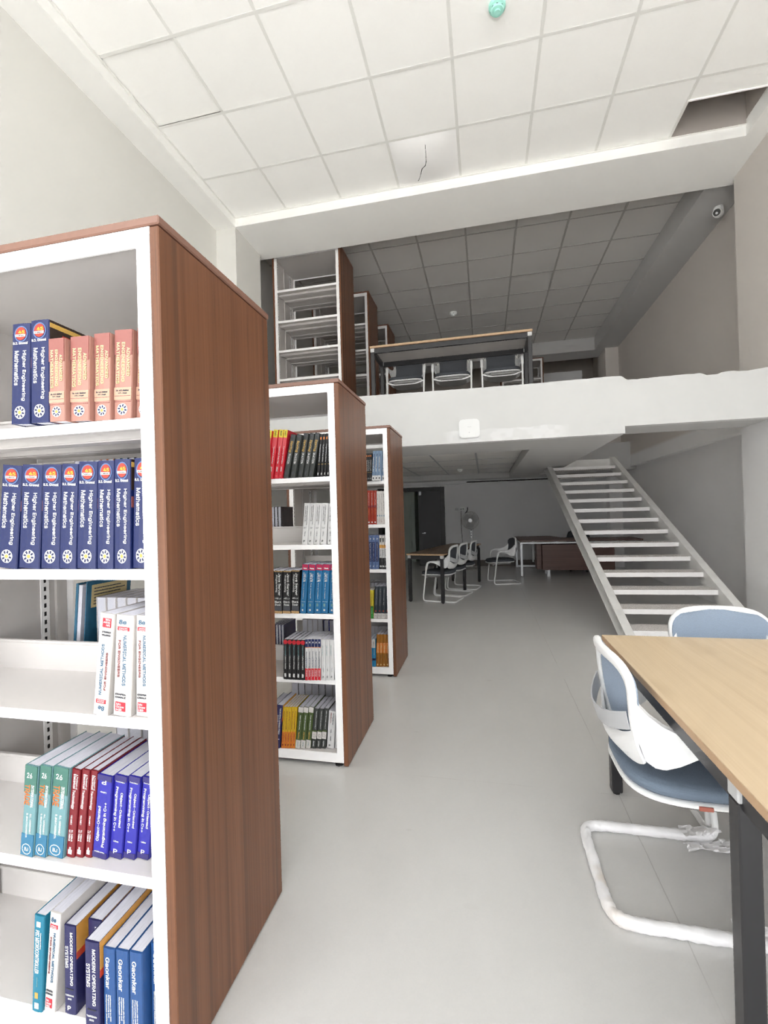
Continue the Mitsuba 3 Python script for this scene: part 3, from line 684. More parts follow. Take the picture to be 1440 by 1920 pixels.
    'U': ('sky_pattern', 'blue and white marbled book', 'blue and white marbled books',
          [(BAND, 0.0, 0.17, 'white', 'cover_band'), (V, 'Machine Learning', 0.5, 0.9, 0.5, 0.5, 'navy_dark', 'title_lettering'), (BOX, 0.2, 0.4, 0.3, 0.8, 'white', 'cover_line'), (BOX, 0.3, 0.7, 0.05, 0.11, 'grey_text', 'publisher_emblem')]),
    'H': ('rust', 'rust red textbook with white lettering', 'rust red textbooks',
          [(V, 'ELECTRONICS', 0.5, 0.93, 0.40, 0.12, 'white', 'title_lettering'), (BAND, 0.50, 0.56, 'maroon', 'cover_band'), (V, 'Principles', 0.5, 0.46, 0.18, 0.14, 'gold', 'title_lettering'), (BOX, 0.25, 0.75, 0.05, 0.085, 'white', 'publisher_emblem')]),
    'L': ('offwhite', 'slim off-white book with thin grey lettering', 'slim off-white books',
          [(V, 'Operations Research', 0.5, 0.92, 0.52, 0.25, 'grey_text', 'title_lettering'), (BOX, 0.3, 0.7, 0.24, 0.28, 'teal_blue', 'badge'), (V, 'Wiley', 0.5, 0.16, 0.1, 0.25, 'rose_text', 'publisher_lettering')]),
    'Z': ('pale_blue', 'pale blue textbook with a dark blue title panel', 'pale blue textbooks',
          [(BOX, 0.12, 0.88, 0.22, 0.80, 'navy', 'title_panel'), (V, 'Signals and Systems', 0.5, 0.77, 0.46, 0.2, 'white', 'title_lettering'), (HZ, '2e', 0.5, 0.90, 0.45, 0.05, 'white', 'edition_number'), ('ring', 0.5, 0.28, 0.3, 'white', 'badge'), (HZ, 'P', 0.5, 0.08, 0.3, 0.05, 'white', 'publisher_emblem')]),
    'XX': ('white', 'white book with orange middle and black base', 'white, orange and black books',
           [(BAND, 0.72, 1.0, 'offwhite', 'cover_band'), (BAND, 0.62, 0.72, 'amber', 'cover_band'), (BAND, 0.0, 0.33, 'black', 'cover_band'), (BOX, 0.2, 0.8, 0.80, 0.92, 'charcoal', 'cover_picture'), (V, 'DIGITAL', 0.5, 0.58, 0.2, 0.4, 'grey_text', 'title_lettering'), (DISC, 0.5, 0.08, 0.4, 'white', 'publisher_emblem')]),
    'YG': ('yellow', 'yellow book with a green base', 'yellow and green books',
           [(BAND, 0.0, 0.42, 'bright_green', 'cover_band'), (BAND, 0.40, 0.44, 'black', 'cover_line'), (V, 'MICROWAVE', 0.5, 0.9, 0.4, 0.2, 'maroon', 'title_lettering'), (V, 'Engineering', 0.5, 0.36, 0.2, 0.2, 'white', 'title_lettering')]),
    'NV': ('slate', 'dark slate textbook with a white label at its foot', 'dark slate textbooks',
           [(BAND, 0.0, 0.16, 'offwhite', 'cover_label'), (V, 'Digital Communication', 0.5, 0.92, 0.52, 0.14, 'white', 'title_lettering'), (BOX, 0.35, 0.65, 0.21, 0.25, 'orange_red', 'publisher_emblem'), (HZ, 'OXFORD', 0.5, 0.08, 0.6, 0.02, 'grey_text', 'publisher_lettering')]),
    'BW': ('cyan_blue', 'bright blue book with a white top', 'bright blue and white books',
           [(BAND, 0.68, 1.0, 'offwhite', 'cover_band'), (BAND, 0.22, 0.30, 'navy_dark', 'cover_band'), (V, 'CONTROL', 0.5, 0.92, 0.18, 0.3, 'black', 'title_lettering'), (V, 'Systems', 0.5, 0.62, 0.2, 0.2, 'white', 'title_lettering')]),
    'OB': ('ochre', 'ochre brown book with bold yellow lettering', 'ochre brown books',
           [(BAND, 0.42, 0.74, 'deep_orange', 'cover_band'), (V, 'LINEAR', 0.5, 0.73, 0.30, 0.55, 'cream', 'title_lettering'), (V, 'Integrated Circuits', 0.5, 0.37, 0.26, 0.2, 'brown_dark', 'title_lettering'), (BOX, 0.3, 0.7, 0.04, 0.08, 'cream', 'publisher_emblem')]),
}
DEPTH = {'G': 0.18, 'A': 0.17, 'N': 0.19, 'I': 0.19, 'E': 0.18, 'O': 0.18, 'P': 0.18, 'M': 0.19, 'K': 0.18}
BOOKS = {
    's1a': [('G', -0.375, 0.058, 0.258, 2.7, -0.03), ('G', -0.317, 0.056, 0.261, 1.6, -0.03), ('A', -0.256, 0.047, 0.209, 1.3, -0.03), ('A', -0.224, 0.056, 0.213, 2.2, -0.015), ('A', -0.181, 0.047, 0.221, 1.7, -0.0), ('A', -0.142, 0.052, 0.228, 2.7, 0.011), ('A', -0.102, 0.045, 0.233, 2.9, 0.026)],
    's1b': [('G', -0.508, 0.065, 0.276, 5.9, 0), ('G', -0.444, 0.066, 0.274, 4.3, 0), ('G', -0.376, 0.059, 0.272, 3.1, 0), ('G', -0.316, 0.051, 0.271, 3.4, 0), ('G', -0.264, 0.058, 0.274, 2.9, 0), ('G', -0.202, 0.049, 0.274, 2.2, 0), ('G', -0.14, 0.047, 0.275, 1.7, 0), ('G', -0.093, 0.051, 0.275, 2.6, 0)],
    's1c': [('N', -0.196, 0.042, 0.259, 6.5, -0.004), ('N', -0.158, 0.051, 0.254, 3.9, 0.002), ('N', -0.11, 0.043, 0.253, 1.8, 0.01)],
    's1d': [('I', -0.426, 0.04, 0.242, 5.8, 0.003), ('I', -0.396, 0.036, 0.243, 6.5, 0.008), ('I', -0.365, 0.048, 0.24, 6.7, 0.013), ('E', -0.323, 0.025, 0.234, 6.5, 0.021), ('E', -0.3, 0.023, 0.234, 7.0, 0.025), ('E', -0.279, 0.02, 0.231, 6.4, 0.029), ('O', -0.262, 0.044, 0.22, 6.4, 0.031), ('O', -0.223, 0.038, 0.219, 6.5, 0.039), ('O', -0.188, 0.035, 0.217, 6.3, 0.044), ('O', -0.154, 0.035, 0.215, 6.8, 0.05)],
    's1e': [('P', -0.413, 0.032, 0.252, 3.6, -0.011), ('N', -0.382, 0.034, 0.262, 6.0, -0.005), ('M', -0.342, 0.036, 0.228, 1.0, 0.002), ('M', -0.296, 0.042, 0.226, 1.0, 0.03), ('M', -0.245, 0.042, 0.233, 1.0, -0.03), ('K', -0.199, 0.034, 0.215, 0.6, -0.02), ('K', -0.162, 0.036, 0.217, 0.6, -0.02), ('K', -0.123, 0.036, 0.219, 0.6, -0.02), ('K', -0.084, 0.036, 0.222, 0.6, -0.02)],
    's2a': [('R', -0.42, 0.026, 0.272, 8.6, -0.03), ('R', -0.393, 0.026, 0.271, 8.6, -0.03), ('R', -0.367, 0.025, 0.27, 8.9, -0.03), ('R', -0.351, 0.027, 0.276, 8.9, -0.011), ('R', -0.329, 0.027, 0.276, 8.6, -0.0), ('R', -0.324, 0.022, 0.274, 9.0, -0.0), ('S', -0.306, 0.029, 0.248, 12.5, 0.011), ('S', -0.281, 0.03, 0.248, 11.0, 0.022), ('S', -0.258, 0.029, 0.256, 10.4, 0.044), ('S', -0.233, 0.028, 0.256, 10.9, 0.056), ('S', -0.206, 0.029, 0.256, 11.2, 0.06), ('D', -0.156, 0.016, 0.247, 6.5, 0.06), ('D', -0.139, 0.017, 0.247, 5.7, 0.06), ('D', -0.122, 0.016, 0.247, 5.1, 0.06), ('D', -0.104, 0.018, 0.246, 4.6, 0.06)],
    's2b': [('C', -0.215, 0.034, 0.23, 5.7, 0), ('C', -0.181, 0.033, 0.229, 5.4, 0), ('C', -0.148, 0.035, 0.228, 5.2, 0), ('C', -0.113, 0.035, 0.227, 4.9, 0), ('C', -0.078, 0.034, 0.225, 3.8, 0)],
    's2c': [('J', -0.44, 0.05, 0.239, 1.7, -0.018), ('J', -0.391, 0.05, 0.239, 2.0, -0.013), ('J', -0.339, 0.048, 0.238, 2.2, -0.009), ('J', -0.292, 0.048, 0.241, 2.1, -0.004), ('V', -0.243, 0.035, 0.274, 5.2, -0.0), ('V', -0.208, 0.04, 0.272, 4.2, 0.004), ('V', -0.166, 0.04, 0.272, 4.4, 0.009), ('V', -0.124, 0.04, 0.272, 4.4, 0.009), ('V', -0.084, 0.036, 0.271, 3.7, 0.013)],
    's2d': [('B', -0.344, 0.025, 0.221, 1.8, -0.03), ('B', -0.318, 0.025, 0.221, 1.8, -0.03), ('B', -0.293, 0.025, 0.22, 1.8, -0.03), ('B', -0.267, 0.025, 0.22, 1.7, -0.03), ('B', -0.242, 0.025, 0.22, 1.7, -0.03), ('W', -0.218, 0.017, 0.225, 1.7, -0.029), ('W', -0.2, 0.017, 0.226, 1.7, -0.026), ('W', -0.183, 0.017, 0.226, 1.7, -0.024), ('W', -0.167, 0.017, 0.225, 1.7, -0.021), ('W', -0.15, 0.017, 0.225, 1.7, -0.018), ('T', -0.132, 0.023, 0.222, 1.0, -0.016), ('T', -0.11, 0.022, 0.222, 1.0, -0.013), ('T', -0.089, 0.022, 0.221, 1.0, -0.008), ('T', -0.065, 0.022, 0.222, 1.0, -0.005)],
    's2e': [('M0', -0.45, 0.041, 0.239, 12.0, -0.013), ('M', -0.405, 0.035, 0.243, 6.3, -0.005), ('Y', -0.371, 0.015, 0.232, 4.7, 0.002), ('Y', -0.356, 0.015, 0.232, 4.7, 0.004), ('Y', -0.341, 0.015, 0.232, 4.6, 0.005), ('Y', -0.325, 0.015, 0.232, 4.6, 0.009), ('Y', -0.31, 0.015, 0.232, 4.6, 0.011), ('F', -0.299, 0.029, 0.233, 6.8, 0.013), ('F', -0.271, 0.028, 0.233, 6.7, 0.016), ('F', -0.245, 0.028, 0.233, 6.6, 0.022), ('X', -0.215, 0.027, 0.224, 6.4, 0.026), ('X', -0.189, 0.027, 0.223, 6.3, 0.031), ('X', -0.161, 0.026, 0.224, 6.3, 0.035), ('Q', -0.133, 0.042, 0.21, 5.1, 0.04), ('T', -0.092, 0.036, 0.203, 4.1, 0.046)],
    's3a': [('D', -0.215, 0.016, 0.234, 1.5, -0.03), ('D', -0.198, 0.016, 0.234, 1.5, -0.03), ('D', -0.182, 0.016, 0.234, 1.5, -0.03), ('D', -0.166, 0.016, 0.234, 1.5, -0.03), ('U', -0.149, 0.025, 0.25, 3.6, -0.03), ('U', -0.123, 0.025, 0.251, 3.6, -0.03), ('U', -0.097, 0.025, 0.25, 3.6, -0.03), ('U', -0.072, 0.025, 0.251, 3.7, -0.03)],
    's3b': [('H', -0.244, 0.026, 0.291, 1.0, 0), ('H', -0.217, 0.026, 0.29, 1.0, 0), ('H', -0.19, 0.026, 0.289, 1.0, 0), ('H', -0.163, 0.026, 0.288, 1.0, 0), ('L', -0.134, 0.017, 0.282, 1.0, 0), ('L', -0.116, 0.017, 0.281, 1.0, 0), ('L', -0.098, 0.017, 0.281, 1.0, 0), ('L', -0.078, 0.017, 0.28, 1.0, 0), ('L', -0.06, 0.017, 0.279, 1.0, 0)],
    's3c': [('Z', -0.229, 0.03, 0.288, 1.6, 0.04), ('Z', -0.196, 0.03, 0.289, 1.6, 0.032), ('Z', -0.166, 0.03, 0.288, 1.6, 0.032), ('XX', -0.13, 0.021, 0.287, 1.0, 0.032), ('XX', -0.107, 0.021, 0.286, 1.0, 0.032), ('XX', -0.085, 0.021, 0.286, 1.0, 0.032)],
    's3d': [('YG', -0.244, 0.024, 0.241, 1.1, 0.004), ('YG', -0.22, 0.024, 0.241, 1.1, 0.008), ('YG', -0.195, 0.024, 0.241, 1.1, 0.008), ('NV', -0.176, 0.032, 0.272, 3.7, 0.013), ('NV', -0.145, 0.032, 0.273, 3.7, 0.017), ('NV', -0.111, 0.032, 0.273, 3.6, 0.017), ('NV', -0.078, 0.031, 0.272, 3.6, 0.021)],
    's3e': [('BW', -0.224, 0.026, 0.232, 0.1, 0.009), ('BW', -0.197, 0.026, 0.232, 0.1, 0.012), ('OB', -0.177, 0.027, 0.273, 2.6, 0.015), ('OB', -0.15, 0.027, 0.273, 2.6, 0.017), ('OB', -0.123, 0.027, 0.272, 2.6, 0.023), ('OB', -0.097, 0.027, 0.272, 2.6, 0.026)],
}
_bk = {}


def book_parts(kind, w, h, d):
    cover, _, _, deco = BOOK[kind]
    P = []
    c = 0.0016
    r = min(0.004, w * 0.12)
    spine = prism([(0, c + 0.004), (0, r), (r * 0.4, r * 0.35), (w * 0.35, 0), (w * 0.65, 0), (w - r * 0.4, r * 0.35), (w, r), (w, c + 0.004)], 0, h)
    shell = cat(spine, box(0, c, 0.004, d, 0, h), box(w - c, w, 0.004, d, 0, h))
    P.append(('cover', shell, INK[cover], None))
    P.append(('page_block', box(c, w - c, c, d - 0.003, 0.002, h - 0.0015), 'm_page', 'pale page edges'))
    by = {}
    for it in deco:
        k = it[0]
        lay = 0.0003
        if k == BAND:
            _, z0, z1, col, nm = it
            m = box(0.0006, w - 0.0006, -0.0003, 0.002, z0 * h + 0.0002, z1 * h - 0.0002)
        elif k == BOX:
            _, x0, x1, z0, z1, col, nm = it
            m = box(x0 * w, x1 * w, -0.0007, 0.001, z0 * h, z1 * h)
        elif k == 'side':
            _, y0, y1, z0, z1, col, nm = it
            m = box(w - 0.0005, w + 0.0004 + 0.0003 * (z1 - z0 < 0.2), 0.004 + y0 * (d - 0.004), 0.004 + y1 * (d - 0.004), z0 * h, z1 * h)
        elif k in (DISC, 'ring', 'rays'):
            _, xf, zf, df, col, nm = it
            rad = df * w
            ce = np.array([xf * w, 0, zf * h])
            if k == DISC:
                m = cyl(ce + [0, -(0.0006 if df > 0.2 else 0.0010), 0], ce + [0, 0.001, 0], rad, 28)
            elif k == 'ring':
                ring = Polygon([(math.cos(a) * rad, math.sin(a) * rad) for a in np.linspace(0, 2 * np.pi, 29)[:-1]])
                m = moved(prism(ring.difference(ring.buffer(-rad * 0.14)), -0.0007, 0.001, 'xz'), ce[0], 0, ce[2])
            else:
                bits = []
                for q in range(8):
                    a = q * math.pi / 4 + 0.2
                    b = box(-0.13 * rad, 0.13 * rad, -0.0009, 0, 0.45 * rad, 0.86 * rad)
                    b.apply_transform(trimesh.transformations.rotation_matrix(a, [0, 1, 0]))
                    bits.append(moved(b, *ce))
                m = cat(bits)
        elif k == V:
            _, s, xf, ztop, ln, cap, col, nm = it
            m = lettering(s).copy()
            L, Hh = ln * h, cap * w
            M = np.eye(4)
            M[:3, 0], M[:3, 1], M[:3, 2] = (0, 0, -L), (Hh, 0, 0), (0, -0.0009, 0)
            M[:3, 3] = (xf * w - Hh / 2, 0.0, ztop * h)
            m.apply_transform(M)
        else:
            _, s, xf, zf, wf, hf, col, nm = it
            m = lettering(s).copy()
            L, Hh = wf * w, hf * h
            M = np.eye(4)
            M[:3, 0], M[:3, 1], M[:3, 2] = (L, 0, 0), (0, 0, Hh), (0, -0.0011, 0)
            M[:3, 3] = (xf * w - L / 2, 0.0, zf * h - Hh / 2)
            m.apply_transform(M)
        by.setdefault((nm, col, it[1] if k in (BAND, 'side') else 0), []).append(m)
    for (nm, col, _), ms in by.items():
        P.append((nm, cat(ms), INK[col], None))
    return P


def shared_book(kind, w, h, d, upside=False):
    key = (kind, upside)
    if key not in _bk:
        parts = []
        for nm, m, b, lab in book_parts(kind, w, h, d):
            if upside:
                m = m.copy()
                m.apply_transform(np.array([[-1, 0, 0, w], [0, 1, 0, 0], [0, 0, -1, h], [0, 0, 0, 1.0]]))
            parts.append((nm, mikit.ply(m, b), lab))
        _bk[key] = (parts, w, h)
    return _bk[key]


ORD = ['first', 'second', 'third', 'fourth', 'fifth', 'sixth', 'seventh', 'eighth', 'ninth', 'tenth']
SHELF = {'a': 'top shelf', 'b': 'second shelf', 'c': 'third shelf', 'd': 'fourth shelf', 'e': 'bottom shelf'}
RACKN = {'1': 'nearest bookcase', '2': 'middle bookcase', '3': 'farthest bookcase'}
RACKY = {'1': R1Y, '2': R2Y, '3': R3Y}
LEV = {'1': LV1, '2': LV2, '3': LV3}
for sh, rows in BOOKS.items():
    rows = sorted(rows, key=lambda q: q[1])
    zsh = LEV[sh[1]][4 - 'abcde'.index(sh[2])]
    y0 = RACKY[sh[1]]
    placed, lim, limlean = [], -0.042, None
    for (kd, x, w, h, ln, dy) in reversed(rows):
        tl = math.tan(math.radians(ln))
        if limlean is None:
            edge = lim - h * tl
        else:
            edge = lim - max(0, h * (tl - math.tan(math.radians(limlean))))
        x = min(x, edge - w / math.cos(math.radians(ln)) - 0.0006)
        if x + w > -0.068:
            dy = max(dy, 0.0065)
        placed.append(('M' if kd == 'M0' else kd, x, w, h, ln, dy))
        lim, limlean = x, ln
    placed.reverse()
    count, total = {}, {}
    for q in placed:
        total[q[0][:2]] = total.get(q[0][:2], 0) + 1
    for (kd, x, w, h, ln, dy) in placed:
        base = 'M' if kd == 'M0' else kd
        count[kd[:2]] = count.get(kd[:2], 0) + 1
        upside = (sh == 's1c' and count[kd[:2]] == 1) or (sh == 's1d' and kd == 'O' and count[kd] == 1)
        parts, w0, h0 = shared_book(base, w, h, DEPTH.get(base, 0.18), upside)
        if 'e' == sh[2] and sh[1] == '1': pass
        desc, grp = BOOK[base][1], BOOK[base][2]
        short = ' '.join(desc.split(' with ')[0].split(',')[0].split(' ')[:6])
        place_words = f"on the {SHELF[sh[2]]} of the {RACKN[sh[1]]}"
        if total[kd[:2]] > 1:
            lab = f"{short}, {ORD[count[kd[:2]] - 1]} from left, {SHELF[sh[2]]} of {RACKN[sh[1]]}"
        else:
            lab = f"{short}, alone of its kind on the {SHELF[sh[2]]} of {RACKN[sh[1]]}"
        k = thing('textbook', lab, 'book', (grp + ' ' + place_words) if grp and total[kd[:2]] > 1 else None)
        # leaning to the right about its lower right edge
        M = T().translate([XS + x, y0 + 0.002 + dy, zsh + 0.0006]).translate([w / math.cos(math.radians(ln)), 0, 0]).rotate([0, 1, 0], ln).translate([-w, 0, 0]).scale([w / w0, 1, h / h0])
        for nm, dct, plab in parts:
            put(k, nm, dct, place=M, label=plab)

# books on the far side of the bookcases: their page edges face this way
BACKS = []


def backs(sh, x0, n, pitch, h, colors, ds):
    for i in range(n):
        BACKS.append((sh, x0 + pitch * i, pitch - 0.002, h, colors[i % len(colors)], ds))


backs('s1c', -0.575, 5, 0.041, 0.228, ('offwhite',), 'pale book showing page edges')
backs('s1c', -0.36, 7, 0.04, 0.24, ('offwhite', 'pale_blue'), 'pale shaded book showing page edges')
backs('s1d', -0.508, 3, 0.052, 0.33, ('offwhite',), 'tall pale volume showing page edges')
backs('s1b', -0.655, 10, 0.028, 0.338, ('white', 'white', 'white', 'white', 'deep_orange', 'deep_orange', 'slate', 'teal_blue', 'slate', 'charcoal'), 'tall thin book above the navy row')
backs('s2d', -0.402, 4, 0.0345, 0.24, ('offwhite',), 'pale book showing page edges')
backs('s2d', -0.258, 4, 0.036, 0.235, ('ultramarine',), 'blue-covered book showing page edges')
backs('s2d', -0.61, 4, 0.02, 0.20, ('indigo',), 'dark book showing page edges')
backs('s2e', -0.488, 9, 0.046, 0.285, ('offwhite', 'slate', 'offwhite'), 'thick book showing page edges')
backs('s2b', -0.60, 3, 0.024, 0.225, ('black',), 'black paperback on the rear side')
backs('s3e', -0.34, 6, 0.034, 0.255, ('offwhite',), 'pale book showing page edges')
backs('s3d', -0.33, 6, 0.034, 0.25, ('slate', 'offwhite'), 'book showing page edges')
_back, bc, bt = {}, {}, {}
for q in BACKS:
    bt[(q[0], q[5])] = bt.get((q[0], q[5]), 0) + 1
for sh, x, w, h, cc, ds in BACKS:
    kk = (w, h, cc)
    if kk not in _back:
        d = 0.19
        _back[kk] = (mikit.ply(cat(box(0, 0.0016, 0, d, 0, h), box(w - 0.0016, w, 0, d, 0, h), box(0, w, d - 0.003, d, 0, h, 0.001)), INK[cc]), mikit.ply(box(0.0016, w - 0.0016, 0.003, d - 0.003, 0.002, h - 0.0015), 'm_page'))
    bc[(sh, ds)] = bc.get((sh, ds), 0) + 1
    n, tot = bc[(sh, ds)], bt[(sh, ds)]
    zsh = LEV[sh[1]][4 - 'abcde'.index(sh[2])]
    ordn = ORD[n - 1] if n <= 10 else f'{n}th'
    lab = f"{ds}, {ordn} from left, {SHELF[sh[2]]}, rear of {RACKN[sh[1]]}"
    if len(lab.split()) > 16:
        lab = lab.replace('behind the ', 'behind ').replace('of the ', 'of ')
    k = thing('rear_book', lab, 'book', f"{ds.split(' ')[0]} books on the rear side of the {RACKN[sh[1]]}, {SHELF[sh[2]]}")
    M = T().translate([XS + x, RACKY[sh[1]] + RD - 0.205, zsh + 0.0006])
    put(k, 'cover', _back[kk][0], place=M)
    put(k, 'page_block', _back[kk][1], place=M)
# blue-covered book leaning at the rear of the third shelf of the nearest bookcase
k = thing('leaning_book', 'blue-edged book leaning open against the pale books in the nearest bookcase', 'book')
M = T().translate([XS - 0.655, R1Y + 0.345, 0.889]).rotate([0, 1, 0], 5)
put(k, 'cover', cat(box(0, 0.009, 0, 0.2, 0, 0.275), box(0.042, 0.045, 0, 0.2, 0, 0.285)), INK['plain_blue'], place=M)
put(k, 'page_block', box(0.009, 0.024, 0.003, 0.197, 0.004, 0.27), 'm_page', place=M)
put(k, 'back_cover_text', cat([box(0.0451, 0.0458, 0.02, 0.18, 0.19, 0.27)] ), INK['cream'], place=M, label='cream text panel on the cover')
put(k, 'cover_lines', cat([box(0.0457, 0.0462, 0.03, 0.17 - 0.02 * (q % 2), 0.20 + 0.011 * q, 0.2035 + 0.011 * q) for q in range(6)]), INK['grey_text'], place=M)

# ------------------------------------------------------------------ tables


def make_table(label, x, y, z, rz, w, l, legs_y, group=None, oak_m='m_oak', bev=0.002):
    """Meeting table; origin at the near left corner of its top, x across, y along."""
    k = thing('meeting_table', label, 'table', group)
    pl = T().translate([x, y, z]).rotate([0, 0, 1], rz)
    h = 0.75
    put(k, 'tabletop', box(0, w, 0, l, h - 0.0035, h, 0.001), oak_m, place=pl)
    put(k, 'edge_band', box(-0.0008, w + 0.0008, -0.0008, l + 0.0008, h - 0.026, h - 0.003, 0.001), 'm_oak_edge', place=pl, label='darker wood edge band')
    put(k, 'underside', box(0.03, w - 0.03, 0.03, l - 0.03, h - 0.028, h - 0.0255), 'm_rack_sheet', place=pl)
    q = 0.024
    for ly in legs_y:
        for lx in (0.012 + q, w - 0.012 - q):
            put(k, 'leg', cat(box(lx - q, lx + q, ly - q, ly + q, 0.012, h - 0.075, 0.004)), 'm_black_metal', place=pl)
            put(k, 'corner_block', cat(box(lx - q - 0.001, lx + q + 0.001, ly - q - 0.001, ly + q + 0.001, h - 0.075, h - 0.0265, 0.004)), 'm_corner', place=pl, label='pale grey corner connector')
            put(k, 'foot', cyl((lx, ly, 0), (lx, ly, 0.012), 0.016), 'm_rubber', place=pl)
        put(k, 'cross_rail', box(0.06, w - 0.06, ly - 0.018, ly + 0.018, h - 0.088, h - 0.028), 'm_black_metal', place=pl)
    for lx in (0.02, w - 0.02 - 0.032):
        put(k, 'side_rail', box(lx, lx + 0.032, legs_y[0] + 0.025, legs_y[-1] - 0.025, h - 0.088, h - 0.028), 'm_black_metal', place=pl)
    return k


NT = make_table('light oak meeting table with black legs at the right edge, nearest the viewer', 0.545, 0.06, 0, 0, 1.2, 2.37, (0.04, 1.18, 2.33))
FT = make_table('long oak table with black legs on the ground floor under the mezzanine', -1.21, 7.0, 0, -13.3, 0.60, 2.30, (0.04, 1.23, 2.26), None, 'm_table_brown')
UT = make_table('oak-topped table with black legs on the mezzanine edge above three tucked chairs', 0.60, 5.585, ZF, 90, 0.62, 1.96, (0.03, 1.93))

# ------------------------------------------------------------------ chairs


def back_y(z, x):
    return -0.215 - 0.16 * (z - 0.5) + 0.02 * math.sin((z - 0.5) / 0.36 * math.pi) * -1 + 0.95 * x * x


def back_loop(n=56):
    pts = []
    for a in np.linspace(0, 2 * np.pi, n, endpoint=False):
        c, s = math.cos(a), math.sin(a)
        e = 2 / 3.6
        zz = 0.685 + 0.165 * np.sign(s) * abs(s) ** e
        hw = 0.205 + 0.02 * (zz - 0.685) / 0.165
        xx = hw * np.sign(c) * abs(c) ** e
        pts.append((xx, back_y(zz, xx), zz))
    return np.array(pts)


def half_w(z):
    t = min(1, abs((z - 0.685) / 0.165))
    return (0.205 + 0.02 * (z - 0.685) / 0.165) * (1 - t ** 3.6) ** (1 / 3.6)


